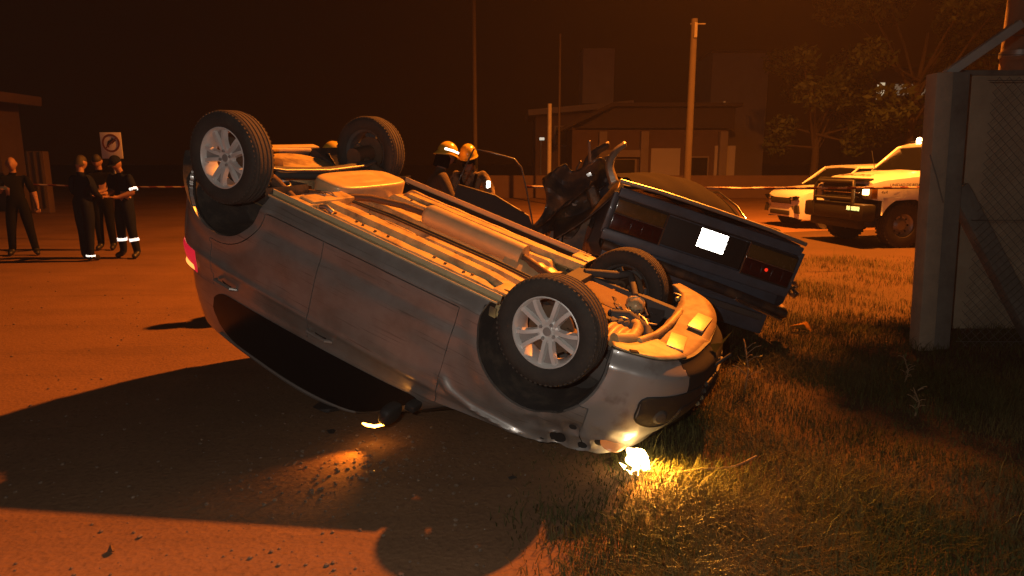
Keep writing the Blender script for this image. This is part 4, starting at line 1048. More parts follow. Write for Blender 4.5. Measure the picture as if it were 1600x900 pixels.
# ================================================================== people
def person(name, label, loc, face, J, mats, hair=None, head_pitch=0.0, head_yaw=0.0, group=None, scale=1.0):
    """one continuous body grown with a Skin modifier; faces coloured by the body part they belong to"""
    root = empty(name, loc, face); root.scale = (scale,) * 3
    tag(root, label, "person", group)
    D = dict(pelvis=(0, 0, .96), waist=(0, 0, 1.10), chest=(0.01, 0, 1.30), neck0=(0, 0, 1.46), neck1=(0.015, 0, 1.54), skull=(0.025, 0, 1.62),
             shL=(0, .165, 1.42), shR=(0, -.165, 1.42), elL=(-.02, .24, 1.14), elR=(-.02, -.24, 1.14), wrL=(.10, .25, .90), wrR=(.10, -.25, .90), haL=(.13, .25, .83), haR=(.13, -.25, .83),
             hiL=(0, .09, .92), hiR=(0, -.09, .92), knL=(.02, .10, .50), knR=(.02, -.10, .50), anL=(-.02, .11, .09), anR=(-.02, -.11, .09), toL=(.15, .13, .035), toR=(.15, -.13, .035))
    D.update(J)
    RAD = dict(pelvis=(.135, .105), waist=(.13, .10), chest=(.155, .115), neck0=(.075, .07), neck1=(.052, .055), skull=(.06, .06), sh=(.075, .07), el=(.047, .047), wr=(.032, .03), ha=(.034, .022), hi=(.095, .09), kn=(.062, .062), an=(.045, .048), to=(.04, .03))
    names = list(D)
    E_ = [("pelvis", "waist"), ("waist", "chest"), ("chest", "neck0"), ("neck0", "neck1"), ("neck1", "skull")]
    for s in "LR": E_ += [("chest", "sh" + s), ("sh" + s, "el" + s), ("el" + s, "wr" + s), ("wr" + s, "ha" + s), ("pelvis", "hi" + s), ("hi" + s, "kn" + s), ("kn" + s, "an" + s), ("an" + s, "to" + s)]
    me = bpy.data.meshes.new("skeleton"); me.from_pydata([D[k] for k in names], [(names.index(a), names.index(c)) for a, c in E_], [])
    so = bpy.data.objects.new("skeleton", me); COL.objects.link(so)
    sm = so.modifiers.new("skin", 'SKIN'); sm.use_smooth_shade = True; sm.branch_smoothing = 0.6
    for i, k in enumerate(names):
        r = RAD.get(k) or RAD[k[:2]]; r = tuple(q * (1.0 if k[:2] in ('ne', 'sk', 'wr', 'ha') else 1.27) for q in r); me.skin_vertices[0].data[i].radius = r; me.skin_vertices[0].data[i].use_root = (k == "pelvis")
    ss = so.modifiers.new("sub", 'SUBSURF'); ss.levels = 2; ss.render_levels = 2
    dg = bpy.context.evaluated_depsgraph_get(); ev = so.evaluated_get(dg); bm = bmesh.new(); bm.from_mesh(ev.to_mesh())
    bpy.data.objects.remove(so)
    # head: egg with brow, nose, chin and ears
    HM = Matrix.Translation(Vector(D["skull"]) + Vector((0.02, 0, 0.03))) @ Matrix.Rotation(head_yaw, 4, 'Z') @ Matrix.Rotation(head_pitch, 4, 'Y')
    hb = bmesh.new(); bmesh.ops.create_uvsphere(hb, u_segments=24, v_segments=16, radius=1)
    for v in hb.verts:
        x, y, z = v.co
        k = 1 - 0.20 * sstep(0.0, -1.0, z) if False else 1 - 0.22 * max(0, -z)
        X, Y, Z = x * 0.100 * (1 if x < 0 else k), y * 0.077 * k, z * 0.122
        if x > 0.6:
            X += 0.026 * math.exp(-(y / 0.16) ** 2) * math.exp(-((z + 0.18) / 0.17) ** 2)          # nose
            X -= 0.010 * math.exp(-((abs(y) - 0.38) / 0.16) ** 2) * math.exp(-((z - 0.06) / 0.12) ** 2)   # eye sockets
            X += 0.006 * math.exp(-(y / 0.3) ** 2) * math.exp(-((z + 0.52) / 0.08) ** 2)            # lips
            X += 0.008 * math.exp(-(y / 0.3) ** 2) * math.exp(-((z + 0.85) / 0.14) ** 2)            # chin
        if abs(y) > 0.93 and abs(z + 0.05) < 0.3 and abs(x) < 0.3: Y *= 1.16                      # ears
        v.co = HM @ Vector((X, Y, Z))
    tmp = bpy.data.meshes.new("t"); hb.to_mesh(tmp); hb.free(); bm.from_mesh(tmp)
    # fingers
    for s in "LR":
        h = Vector(D["ha" + s]); w = Vector(D["wr" + s]); d = (h - w).normalized(); side = d.cross(Vector((0, 0, 1)))
        side = side.normalized() if side.length > 0.1 else Vector((0, 1, 0)); up = side.cross(d)
        fb_ = MB()
        for k, L in enumerate((0.070, 0.078, 0.072, 0.056)):
            o = h + side * (0.030 - 0.02 * k) ; fb_.tube([o - d * 0.02, o + d * L * 0.45, o + d * L * 0.85 - up * L * 0.3], [0.011, 0.010, 0.007], 6)
        tsd = side * (0.034); fb_.tube([w + d * 0.02 + tsd * 0.5, h - d * 0.005 + tsd * 1.3, h + d * 0.03 + tsd * 1.7 - up * 0.01], [0.013, 0.011, 0.008], 6)
        t2 = bpy.data.meshes.new("f"); t2.from_pydata(fb_.v, [], fb_.f); bm.from_mesh(t2); bpy.data.meshes.remove(t2)
    bpy.data.meshes.remove(tmp)
    shirt, trousers, skin, shoe, sleeve_long = mats
    bones = []
    A = lambda a, c, m: bones.append((Vector(D[a]), Vector(D[c]), m))
    A("waist", "chest", 0); A("chest", "neck0", 0); A("neck1", "skull", 2); bones.append((HM @ Vector((0, 0, .1)), HM @ Vector((0, 0, -.08)), 2)); A("pelvis", "waist", 0)
    for s in "LR":
        A("chest", "sh" + s, 0); A("sh" + s, "el" + s, 0); A("el" + s, "wr" + s, 0 if sleeve_long else 2); A("wr" + s, "ha" + s, 2); bones.append((Vector(D["ha" + s]), Vector(D["ha" + s]) * 1.0 + (Vector(D["ha" + s]) - Vector(D["wr" + s])) * 0.9, 2))
        A("pelvis", "hi" + s, 1); A("hi" + s, "kn" + s, 1); A("kn" + s, "an" + s, 1); A("an" + s, "to" + s, 3)
    def dist(p, a, c):
        ac = c - a; t = max(0, min(1, (p - a).dot(ac) / max(1e-9, ac.length_squared))); return (p - (a + ac * t)).length
    for f in bm.faces:
        p = f.calc_center_median(); f.material_index = min(bones, key=lambda q: dist(p, q[0], q[1]))[2]; f.smooth = True
    me2 = bpy.data.meshes.new("body"); bm.to_mesh(me2); bm.free()
    for m in (shirt, trousers, skin, shoe): me2.materials.append(m)
    bo = bpy.data.objects.new("body", me2); COL.objects.link(bo); bo.parent = root
    # cloth creases
    if hair == "hair":
        b = MB(); b.grid(lambda u, v: tuple(HM @ Vector((-0.012 + 0.108 * math.cos(2 * math.pi * u) * math.sin(math.pi * v * 0.5 + .001), 0.084 * math.sin(2 * math.pi * u) * math.sin(math.pi * v * 0.5 + .001), 0.012 + 0.125 * math.cos(math.pi * 0.5 * v) - (0.05 * v * v if math.cos(2 * math.pi * u) < 0 else -0.02 * v)))), 24, 9, closed_u=True)
        b.build("hair", M_hair, root, 60)
    elif hair == "cap":
        b = MB(); b.grid(lambda u, v: tuple(HM @ Vector((0.111 * math.cos(2 * math.pi * u) * math.sin(math.pi * v * 0.5 + .001), 0.089 * math.sin(2 * math.pi * u) * math.sin(math.pi * v * 0.5 + .001), 0.030 + 0.115 * math.cos(math.pi * 0.5 * v)))), 24, 9, closed_u=True)
        b.add([tuple(HM @ Vector((0.07 + 0.13 * math.cos(a) * (1 if k else 0), 0.085 * math.sin(a), 0.030 - 0.012 * k))) for a in np.linspace(-1.2, 1.2, 9) for k in (0, 1)], [(2 * i, 2 * i + 1, 2 * i + 3, 2 * i + 2) for i in range(8)])
        b.build("cap", M_navy, root, 60)
    elif hair == "helmet":
        b = MB()
        def hf(u, v):
            a = 2 * math.pi * u; fr = math.cos(a)
            if v < 0.8:
                p = math.pi * 0.5 * v / 0.8; r = math.sin(p); z = math.cos(p)
                return tuple(HM @ Vector((0.120 * fr * r, 0.104 * math.sin(a) * r, 0.03 + 0.128 * z + 0.010 * (1 if abs(math.sin(a)) < 0.12 else 0) * r * (1 - r))))
            k = (v - 0.8) / 0.2; ex = 0.012 * k + (0.022 * k * max(0, -fr) if fr < 0 else 0.020 * k * fr)
            return tuple(HM @ Vector(((0.120 + ex) * fr, (0.104 + 0.012 * k) * math.sin(a), 0.03 - 0.022 * k - 0.03 * k * max(0, -fr))))
        b.grid(hf, 40, 18, closed_u=True); ho = b.build("helmet", M_helmet, root, 50)
        md = ho.modifiers.new("thickness", 'SOLIDIFY'); md.thickness = 0.006
        b = MB(); b.grid(lambda u, v: tuple(HM @ Vector((0.125 * math.cos(-1.0 + 2.0 * u), 0.107 * math.sin(-1.0 + 2.0 * u), 0.020 - 0.065 * v))), 14, 4); b.build("visor", M_glass, ho, 60)
        b = MB(); b.grid(lambda u, v: tuple(HM @ Vector((-0.02 + 0.104 * math.cos(math.pi * (0.35 + 1.3 * u)), 0.09 * math.sin(math.pi * (0.35 + 1.3 * u)), 0.03 - 0.17 * v))), 16, 5); b.build("neck_flap", M_blk, ho, 60)
        if name == 'fire_fighter' and 'dark coat' in label: rb = MB(); rb.grid(lambda u, v: tuple(HM @ Vector((0.1255 * math.cos(-0.5 - 1.7 * u), 0.1095 * math.sin(-0.5 - 1.7 * u), 0.045 + 0.026 * v))), 14, 3); rb.build("reflective_band", M_retro, ho, 60)
    root["_d"] = 1; del root["_d"]
    return root, D
def band(root, a, c, t, r, h, m, name="reflective_band"):
    a, c = Vector(a), Vector(c); p = a + (c - a) * t; d = (c - a).normalized()
    b = MB(); b.tube([p - d * h / 2, p + d * h / 2], r, 18, cap=False); return b.build(name, m, root, 60)

# --- bystanders on the left (feet near 12 m away)
FC = -math.pi / 2   # facing the camera
p1, D = person("person", "person in dark clothes at the far left, bald, holding a phone", (-9.15, 12.5, 0), FC + 0.45,
       dict(elR=(.05, -.27, 1.15), wrR=(.22, -.16, 1.20), haR=(.29, -.13, 1.22), elL=(-.04, .26, 1.15), wrL=(-.02, .30, .90), haL=(-.01, .30, .82), knL=(.05, .15, .50), anL=(.02, .20, .09), toL=(.18, .25, .035), knR=(.02, -.13, .50), anR=(-.06, -.17, .09), toR=(.1, -.2, .035)),
       (M_blk, M_blk, M_skin, M_shoe, False), None, group="people standing on the road", scale=1.02)
MB().box((.33, -.12, 1.235), (0.012, 0.13, 0.07), rot=(0, -0.6, 0), bev=0.004).build("phone", mat("phone_blue", (0.05, 0.07, 0.16), 0.3), p1)
p2, D = person("person", "person in dark blue overalls standing with back to the camera, one bright heel band", (-7.45, 11.75, 0), math.pi / 2 - 0.25,
       dict(elL=(.06, .25, 1.16), wrL=(.24, .16, 1.10), haL=(.31, .13, 1.10), elR=(.02, -.25, 1.15), wrR=(.2, -.18, 1.08), haR=(.27, -.16, 1.08), anL=(-.02, .07, .09), anR=(-.02, -.05, .09), toL=(.15, .09, .035), toR=(.15, -.07, .035), knL=(.0, .07, .5), knR=(.0, -.06, .5)),
       (M_navy, M_navy, M_skin, M_shoe, True), "hair", 0.15, group="people standing on the road", scale=1.03)
band(p2, D["knR"], D["anR"], 0.98, 0.072, 0.030, M_retro)
p3, D = person("person", "bare-armed person in black with head bowed, just left of the road sign", (-8.05, 13.3, 0), FC + 0.15,
       dict(elL=(.03, .25, 1.16), wrL=(.20, .04, 1.10), haL=(.26, .00, 1.10), elR=(.03, -.25, 1.16), wrR=(.22, -.09, 1.14), haR=(.28, -.06, 1.15)),
       (M_blk, M_blk, M_skin, M_shoe, False), "hair", 0.45, 0.1, group="people standing on the road", scale=1.05)
p4, D = person("person", "person in navy uniform with white reflective bands round sleeve and both shins", (-7.0, 12.2, 0), FC - 0.35,
       dict(elL=(.0, .27, 1.15), wrL=(.20, .10, 1.06), haL=(.27, .07, 1.07), elR=(.0, -.27, 1.16), wrR=(.22, -.13, 1.12), haR=(.29, -.10, 1.13), knL=(.03, .15, .5), anL=(.0, .20, .09), toL=(.15, .26, .035), knR=(.03, -.10, .5), anR=(.0, -.12, .09), toR=(.16, -.14, .035), chest=(.03, 0, 1.30), skull=(.06, 0, 1.60), neck1=(.04, 0, 1.53)),
       (M_navy, M_navy, M_skin, M_shoe, False), "cap", 0.4, 0.25, group="people standing on the road", scale=1.04)
band(p4, D["shL"], D["elL"], 0.82, 0.068, 0.045, M_retro); band(p4, D["knL"], D["anL"], 0.42, 0.080, 0.055, M_retro); band(p4, D["knR"], D["anR"], 0.42, 0.080, 0.055, M_retro)

# --- fire fighters behind the overturned car
f1, D = person("fire_fighter", "fire fighter in dark coat and yellow helmet next to the upturned rear wheel", (-1.04, 8.4, 0), 0.35,
       dict(chest=(.10, 0, 1.28), neck0=(.14, 0, 1.42), neck1=(.17, 0, 1.50), skull=(.20, 0, 1.57), shL=(.11, .18, 1.38), shR=(.11, -.18, 1.38), elL=(.22, .24, 1.15), wrL=(.42, .20, 1.08), haL=(.49, .19, 1.07), elR=(.2, -.25, 1.12), wrR=(.38, -.2, 1.02), haR=(.45, -.19, 1.0)),
       (M_brown, M_brown, M_skin, M_shoe, True), "helmet", 0.30, 0.1, group="fire fighters behind the overturned car", scale=1.12)
f2, D = person("fire_fighter", "fire fighter in tan turnout coat and yellow helmet facing the camera, beside the open door", (-0.55, 8.9, 0), FC - 0.1,
       dict(elL=(.06, .27, 1.16), wrL=(.24, .16, 1.08), haL=(.31, .13, 1.06), elR=(.06, -.27, 1.16), wrR=(.24, -.16, 1.08), haR=(.31, -.13, 1.06), chest=(.04, 0, 1.28), skull=(.07, 0, 1.585), neck1=(.05, 0, 1.51), neck0=(.04, 0, 1.43)),
       (M_tan, M_brown, M_skin, M_shoe, True), "helmet", 0.35, -0.1, group="fire fighters behind the overturned car", scale=1.10)
MB().box((0.10, 0.235, 1.30), (0.02, 0.05, 0.09), rot=(0, 0.2, 0.3), bev=0.006).build('reflective_patch', M_retro, f2)
MB().tube([(.13, .10, 1.42), (.165, .06, 1.25), (.16, .05, 1.05)], 0.018, 6).tube([(.13, -.10, 1.42), (.165, -.06, 1.25), (.16, -.05, 1.05)], 0.018, 6).build("harness", M_blk, f2)
f3, D = person("fire_fighter", "fire fighter whose yellow helmet shows between the two upturned rear wheels", (-2.12, 7.9, 0), 0.2,
       dict(chest=(.06, 0, 1.30)), (M_brown, M_brown, M_skin, M_shoe, True), "helmet", 0.2, 0.0, group="fire fighters behind the overturned car", scale=1.08)

# ================================================================== parked rescue truck (white) facing left
def vehicle_wheel(parent, loc, r, w, rim_r, rim_m, rz=0.0, holes=8, name="wheel"):
    b = MB(); b.lathe([(rim_r * 0.99, w * 0.42), (rim_r, w * 0.30), (rim_r * 0.93, w * 0.25), (rim_r * 0.80, w * 0.05), (rim_r * 0.62, w * 0.02), (rim_r * 0.48, w * 0.14), (rim_r * 0.40, w * 0.22), (0.0, w * 0.24)], 32)
    o = b.build(name, rim_m, parent, 40); o.matrix_local = Matrix.Translation(loc) @ Matrix.Rotation(rz, 4, 'Z')
    hb = MB()
    for k in range(holes):
        a = 2 * math.pi * k / holes
        hb.lathe([(0, 0.006), (rim_r * 0.085, 0.005), (rim_r * 0.09, -0.01)], 12, M=Matrix.Translation((rim_r * 0.71 * math.cos(a), w * 0.045, rim_r * 0.71 * math.sin(a))))
    hb.build("rim_holes", M_inner, o)
    t = MB(); prof = [(rim_r * 0.97, w * 0.40), (rim_r * 1.05, w * 0.47), (r * 0.80, w * 0.5), (r * 0.95, w * 0.46)]
    for g in (0.28, 0.0, -0.28): prof += [(r, w * (g + 0.10)), (r, w * (g + 0.04)), (r * 0.97, w * (g + 0.03)), (r * 0.97, w * (g - 0.03)), (r, w * (g - 0.04))]
    prof += [(r * 0.95, -w * 0.46), (r * 0.80, -w * 0.5), (rim_r, -w * 0.45)]
    t.lathe(prof, 48)
    for k in range(36):
        a = 2 * math.pi * k / 36
        for sg in (1, -1): t.box((r * 0.965 * math.cos(a), sg * w * 0.43, r * 0.965 * math.sin(a)), (r * 0.07, w * 0.12, r * 0.08), rot=(0, -a, 0))
    t.build("tyre", M_tyre, o, 35)
    return o
def side_text(txt, size, loc, rot, m, parent, name="lettering", depth=0.002):
    c = bpy.data.curves.new(name, 'FONT'); c.body = txt; c.size = size; c.extrude = depth; c.align_x = 'LEFT'
    o = bpy.data.objects.new(name, c); COL.objects.link(o)
    dg = bpy.context.evaluated_depsgraph_get(); me = bpy.data.meshes.new_from_object(o.evaluated_get(dg)); bpy.data.objects.remove(o)
    o = bpy.data.objects.new(name, me); me.materials.clear(); me.materials.append(m); COL.objects.link(o); o.parent = parent
    o.matrix_local = Matrix.Translation(loc) @ Euler(rot).to_matrix().to_4x4()
    return o
M_print = mat("dark_print", (0.03, 0.02, 0.02), 0.6)
AT = R_(180 + 8)
# local: x forward, y left, z up; origin under the middle of the front face
fl = Vector((7.20, 13.45)); lft = Vector((-math.sin(AT), math.cos(AT)))
o2 = fl - lft * 1.0
tr = empty("rescue_truck", (o2.x, o2.y, 0), AT)
tag(tr, "white rescue truck with black bull bar, lit headlamp and roof beacon, behind the fence post", "truck")
def loft(secs, n_sub=1):
    """secs: list of (x, [(y, z) ... half profile from low side to top centre]) mirrored to both sides"""
    b = MB(); k = len(secs[0][1]); vs = []; rows = 2 * k - 1
    for x, pr in secs:
        full = [(y, z) for y, z in pr] + [(-y, z) for y, z in pr[::-1][1:]]
        vs += [(x, y, z) for y, z in full]
    fs = []
    for i in range(len(secs) - 1):
        for j in range(rows - 1): fs.append((i * rows + j, i * rows + j + 1, (i + 1) * rows + j + 1, (i + 1) * rows + j))
    for e in (0, len(secs) - 1): fs.append(tuple(e * rows + j for j in range(rows)))
    b.add(vs, fs); return b
# bonnet and wings with a cut-away for the wheel: upper body from z 0.85 up
hood = [(-0.02, [(0.90, 0.98), (0.91, 1.20), (0.88, 1.30), (0.70, 1.36), (0.0, 1.40)]),
        (-0.25, [(0.97, 0.95), (0.985, 1.22), (0.95, 1.36), (0.74, 1.43), (0.0, 1.47)]),
        (-0.80, [(1.00, 0.98), (1.01, 1.26), (0.98, 1.42), (0.76, 1.50), (0.0, 1.53)]),
        (-1.35, [(1.00, 0.98), (1.01, 1.28), (0.98, 1.46), (0.80, 1.54), (0.0, 1.57)])]
loft(hood).build("bonnet", M_white, tr, 40)
# wheel arch skirt with round cut-out
def arch_side(x0, x1, z0, z1, cx, cz, r, y, name, m, parent, th=0.04, n=40):
    top = [(x0 + (x1 - x0) * i / n, z1) for i in range(n + 1)]; low = []
    for i in range(n + 1):
        x = x0 + (x1 - x0) * i / n; z = z0
        if abs(x - cx) < r: z = max(z0, cz + math.sqrt(r * r - (x - cx) ** 2))
        low.append((x, min(z, z1 - 0.01)))
    b = MB(); vs = []
    for (xa, za), (xb, zb) in zip(low, top):
        vs += [(xa, y, za), (xb, y, zb), (xa, y - th, za), (xb, y - th, zb)]
    fs = []
    for i in range(n):
        a, c = i * 4, (i + 1) * 4
        fs += [(a, c, c + 1, a + 1), (a + 2, a + 3, c + 3, c + 2), (a, a + 2, c + 2, c)]
    b.add(vs, fs); return b.build(name, m, parent, 40)
for sg in (1, -1):
    arch_side(-1.42, -0.20, 0.62, 1.02, -0.72, 0.46, 0.56, 1.0 if sg > 0 else -0.96, "front_wing", M_white, tr)
b = loft([(-1.30, [(0.98, 0.55), (1.0, 1.10), (0.98, 1.55), (0.90, 1.57), (0, 1.58)]), (-2.9, [(0.98, 0.55), (1.0, 1.10), (0.98, 1.55), (0.90, 1.57), (0, 1.58)])])
b.build("cab", M_white, tr)
b = loft([(-1.28, [(0.90, 1.55), (0.89, 1.56), (0.88, 1.565), (0.80, 1.57), (0, 1.58)]), (-1.75, [(0.92, 1.55), (0.88, 1.80), (0.80, 2.00), (0.70, 2.02), (0, 2.03)]), (-1.95, [(0.92, 1.55), (0.88, 1.82), (0.80, 2.05), (0.70, 2.09), (0, 2.11)]), (-2.85, [(0.92, 1.55), (0.88, 1.82), (0.80, 2.07), (0.70, 2.11), (0, 2.13)])])
b.build("cab_glass", M_glass, tr, 25)
b = loft([(-1.82, [(0.80, 2.02), (0.80, 2.05), (0.72, 2.09), (0.5, 2.10), (0, 2.11)]), (-2.0, [(0.82, 2.03), (0.82, 2.09), (0.74, 2.13), (0.5, 2.14), (0, 2.15)]), (-2.9, [(0.82, 2.03), (0.82, 2.10), (0.74, 2.14), (0.5, 2.15), (0, 2.16)])])
b.build("cab_roof", M_white, tr)
for sg in (1, -1):
    MB().tube([(-1.30, 0.90 * sg, 1.57), (-1.78, 0.80 * sg, 2.03), (-1.98, 0.79 * sg, 2.08)], 0.035, 8).tube([(-2.55, 0.93 * sg, 1.55), (-2.58, 0.82 * sg, 2.06)], 0.05, 8).build("windscreen_pillar", M_white, tr, 50)
    vehicle_wheel(tr, (-0.72, 0.86 * sg, 0.46), 0.46, 0.26, 0.235, M_steel, 0 if sg > 0 else math.pi)
    vehicle_wheel(tr, (-4.3, 0.86 * sg, 0.46), 0.46, 0.26, 0.235, M_steel, 0 if sg > 0 else math.pi)
loft([(-2.95, [(1.05, 0.60), (1.06, 1.3), (1.06, 1.95), (1.0, 2.0), (0, 2.0)]), (-5.4, [(1.05, 0.60), (1.06, 1.3), (1.06, 1.95), (1.0, 2.0), (0, 2.0)])]).build("rescue_body", M_white, tr)
MB().box((-2.6, 0, 0.50), (4.9, 1.1, 0.20), bev=0.03).box((-0.72, 0, 0.46), (0.16, 1.5, 0.16), bev=0.04).build("chassis", M_floord, tr)
MB().box((-0.72, 0, 0.80), (1.0, 1.66, 0.40), bev=0.05).build("wheel_house", M_liner, tr)
MB().box((0.02, 0, 1.10), (0.05, 1.36, 0.36), bev=0.02).build("grille", M_black, tr)
for k in range(3): MB().box((0.055, 0, 1.01 + 0.10 * k), (0.03, 1.22, 0.03), bev=0.008).build("grille_bar", M_chrome if k == 1 else M_black, tr)
for k in range(7): MB().box((0.05, -0.54 + 0.18 * k, 1.10), (0.02, 0.02, 0.30)).build("grille_slat", M_black, tr)
# black bumper and bull bar
b = MB().box((0.10, 0, 0.72), (0.30, 2.06, 0.34), bev=0.06).box((0.12, 0, 0.48), (0.16, 1.7, 0.20), bev=0.05); b.build("front_bumper", M_black, tr)
b = MB().tube([(0.22, 0.66, 0.60), (0.24, 0.66, 1.20), (0.20, 0.60, 1.33), (0.20, -0.60, 1.33), (0.24, -0.66, 1.20), (0.22, -0.66, 0.60)], 0.038, 10).tube([(0.24, 0.66, 0.98), (0.24, -0.66, 0.98)], 0.03, 8)
b.build("bull_bar", M_black, tr, 50)
MB().box((-0.01, 0, 1.365), (0.22, 1.56, 0.07), bev=0.02).build("bug_deflector", M_black, tr)
m_thl = mat("truck_lamp_lit", (1, 0.8, 0.5), 0.2, emit=(1.0, 0.52, 0.16), estr=12)
for sg in (1, -1):
    h = MB().box((0.02, 0.82 * sg, 1.12), (0.07, 0.26, 0.26), bev=0.03).build("head_lamp", M_alloyd, tr)
    MB().box((0.05, 0.80 * sg, 1.15), (0.04, 0.20, 0.16), bev=0.03).build("lamp_lens", m_thl if sg > 0 else M_alloyd, h)
    MB().box((-0.03, 0.945 * sg, 1.12), (0.12, 0.035, 0.24), bev=0.012).build("corner_lens", M_amber, h)
MB().box((0.255, 0.72, 0.80), (0.012, 0.40, 0.085), bev=0.003).build("reflective_strip", M_retroY, tr)
m_bea = mat("beacon_lit", (1, 0.5, 0.2), 0.3, emit=(1.0, 0.55, 0.22), estr=26)
be = MB().lathe([(0.05, 0), (0.055, 0.05), (0.045, 0.10), (0.0, 0.12)], 16, M=Matrix.Translation((-1.96, -0.40, 2.14)) @ Matrix.Rotation(math.pi / 2, 4, 'X')).build("beacon", m_bea, tr, 60)
MB().box((-2.1, 0, 2.165), (0.30, 1.3, 0.035), bev=0.01).build("light_bar_base", M_black, tr)
MB().tube([(-1.30, -0.86, 1.56), (-1.22, -0.92, 1.98)], 0.008, 6).build("aerial", M_black, tr)
side_text("UNIDAD DE RESCATE Y APOYO", 0.085, (-0.30, 1.018, 1.245), (math.pi / 2, 0, math.pi), M_print, tr)
side_text("BOMBEROS", 0.20, (-0.17, -0.50, 1.452), (0.13, 0, math.pi / 2), M_print, tr)
side_text("4x4", 0.09, (-0.14, 1.003, 1.10), (math.pi / 2, 0, math.pi), M_print, tr)

# ================================================================== white SUV further back, nose to the left
AS = R_(180 + 10)
sv = empty("parked_suv", (7.32, 18.35, 0), AS)
tag(sv, "white SUV with dark grille parked beyond the truck, mostly hidden by it", "car")
secs = []
for x, w, zt, zb in ((0.02, 0.62, 0.80, 0.30), (-0.06, 0.78, 0.92, 0.26), (-0.25, 0.88, 1.0, 0.24), (-0.6, 0.91, 1.05, 0.26), (-1.2, 0.91, 1.10, 0.26), (-2.6, 0.91, 1.12, 0.26), (-3.9, 0.90, 1.12, 0.28), (-4.3, 0.80, 1.05, 0.34)):
    secs.append((x, [(w * 0.93, zb), (w, zb + 0.22), (w, zt - 0.22), (w * 0.97, zt - 0.06), (w * 0.85, zt), (0, zt + 0.04)]))
loft(secs).build("body", M_white, sv, 40)
loft([(-1.05, [(0.80, 1.10), (0.79, 1.11), (0.78, 1.12), (0.6, 1.13), (0, 1.14)]), (-1.75, [(0.84, 1.10), (0.78, 1.42), (0.70, 1.58), (0.5, 1.62), (0, 1.64)]), (-3.2, [(0.84, 1.10), (0.78, 1.44), (0.70, 1.62), (0.5, 1.66), (0, 1.68)]), (-4.1, [(0.80, 1.10), (0.74, 1.40), (0.66, 1.52), (0.5, 1.55), (0, 1.56)])]).build("cabin_glass", M_glass, sv, 30)
loft([(-1.68, [(0.72, 1.56), (0.71, 1.585), (0.66, 1.61), (0.4, 1.635), (0, 1.65)]), (-3.2, [(0.74, 1.59), (0.72, 1.63), (0.66, 1.66), (0.4, 1.685), (0, 1.70)]), (-4.05, [(0.70, 1.50), (0.68, 1.54), (0.62, 1.56), (0.4, 1.58), (0, 1.59)])]).build("roof", M_white, sv, 40)
MB().box((0.03, 0, 0.72), (0.05, 0.92, 0.16), bev=0.03).box((0.05, 0, 0.40), (0.05, 0.90, 0.12), bev=0.03).build("grille", M_black, sv)
for sg in (1, -1):
    MB().tube([(-1.08, 0.78 * sg, 1.12), (-1.72, 0.71 * sg, 1.59)], 0.03, 8).build("windscreen_pillar", M_white, sv)
    h = MB().prism([(0.30, 0.70), (0.66, 0.74), (0.80, 0.84), (0.70, 0.86), (0.34, 0.80)], 0.07, M=Matrix.Translation((-0.02, 0, 0)) @ Matrix(((0, 0, 1, 0), (sg, 0, 0, 0), (0, 1, 0, 0), (0, 0, 0, 1)))).build("head_lamp", M_glass, sv)
    MB().lathe([(0, 0.01), (0.04, 0.006), (0.05, -0.01)], 14, M=Matrix.Translation((0.055, 0.52 * sg, 0.78)) @ Matrix.Rotation(-math.pi / 2, 4, 'Z')).build("lamp_lens", M_chrome, h)
    MB().prism([(0.46, 0.58), (0.76, 0.62), (0.82, 0.40), (0.66, 0.40)], 0.05, M=Matrix.Translation((-0.03, 0, 0)) @ Matrix(((0, 0, 1, 0), (sg, 0, 0, 0), (0, 1, 0, 0), (0, 0, 0, 1)))).build("fog_lamp_recess", M_black, sv)
    vehicle_wheel(sv, (-0.85, 0.80 * sg, 0.34), 0.34, 0.22, 0.21, M_alloy, 0 if sg > 0 else math.pi)
    vehicle_wheel(sv, (-3.4, 0.80 * sg, 0.34), 0.34, 0.22, 0.21, M_alloy, 0 if sg > 0 else math.pi)
    MB().lathe([(0.0, 0.0), (0.41, 0.0), (0.41, -0.12)], 32, M=Matrix.Translation((-0.85, 0.918 * sg, 0.36)) @ Matrix.Diagonal((1, sg, 1, 1))).build("wheel_arch", M_liner, sv)

# ================================================================== fence at the right
fp = empty("fence_post", (3.88, 6.05, 0)); fp.rotation_euler = (0, -0.045, 0); tag(fp, "square concrete corner post with a slanted top arm at the end of the wire fence", "fence post")
MB().box((-0.070, 0, 1.235), (0.145, 0.16, 2.47), bev=0.012).build("post", mat("brown_concrete", (0.38, 0.29, 0.205), 0.95, col2=(0.26, 0.21, 0.16), vscale=5, thr=0.5, soft=0.2, bump=0.6, bscale=24), fp)
MB().box((0.085, 0.02, 1.235), (0.165, 0.13, 2.47), bev=0.012).build("post_shaded_half", M_concd, fp)  # darker half of the same post: its shaded face put into the colour
MB().box((0.32, 0.05, 2.66), (0.075, 0.075, 0.72), rot=(0, R_(57), 0), bev=0.008).build("slanted_arm", M_conc, fp)
MB().tube([(-0.165, -0.09, 1.78), (-0.10, -0.095, 1.60), (-0.02, -0.09, 1.36)], 0.006, 5).build("loose_wire", M_wire, fp)
br = empty("fence_brace", (4.35, 6.15, 0)); tag(br, "diagonal dark concrete brace leaning from the corner post behind the mesh", "fence brace")
MB().box((0.16, 0.02, 0.75), (0.16, 0.14, 1.75), rot=(0, R_(-33), 0), bev=0.012).build("strut", M_concd, br)
wf = empty("wire_fence", (4.10, 6.02, 0)); tag(wf, "rusty diamond wire mesh fence stretched right from the concrete post", "fence")
b = MB(); FW, FH, cell = 3.0, 2.40, 0.085
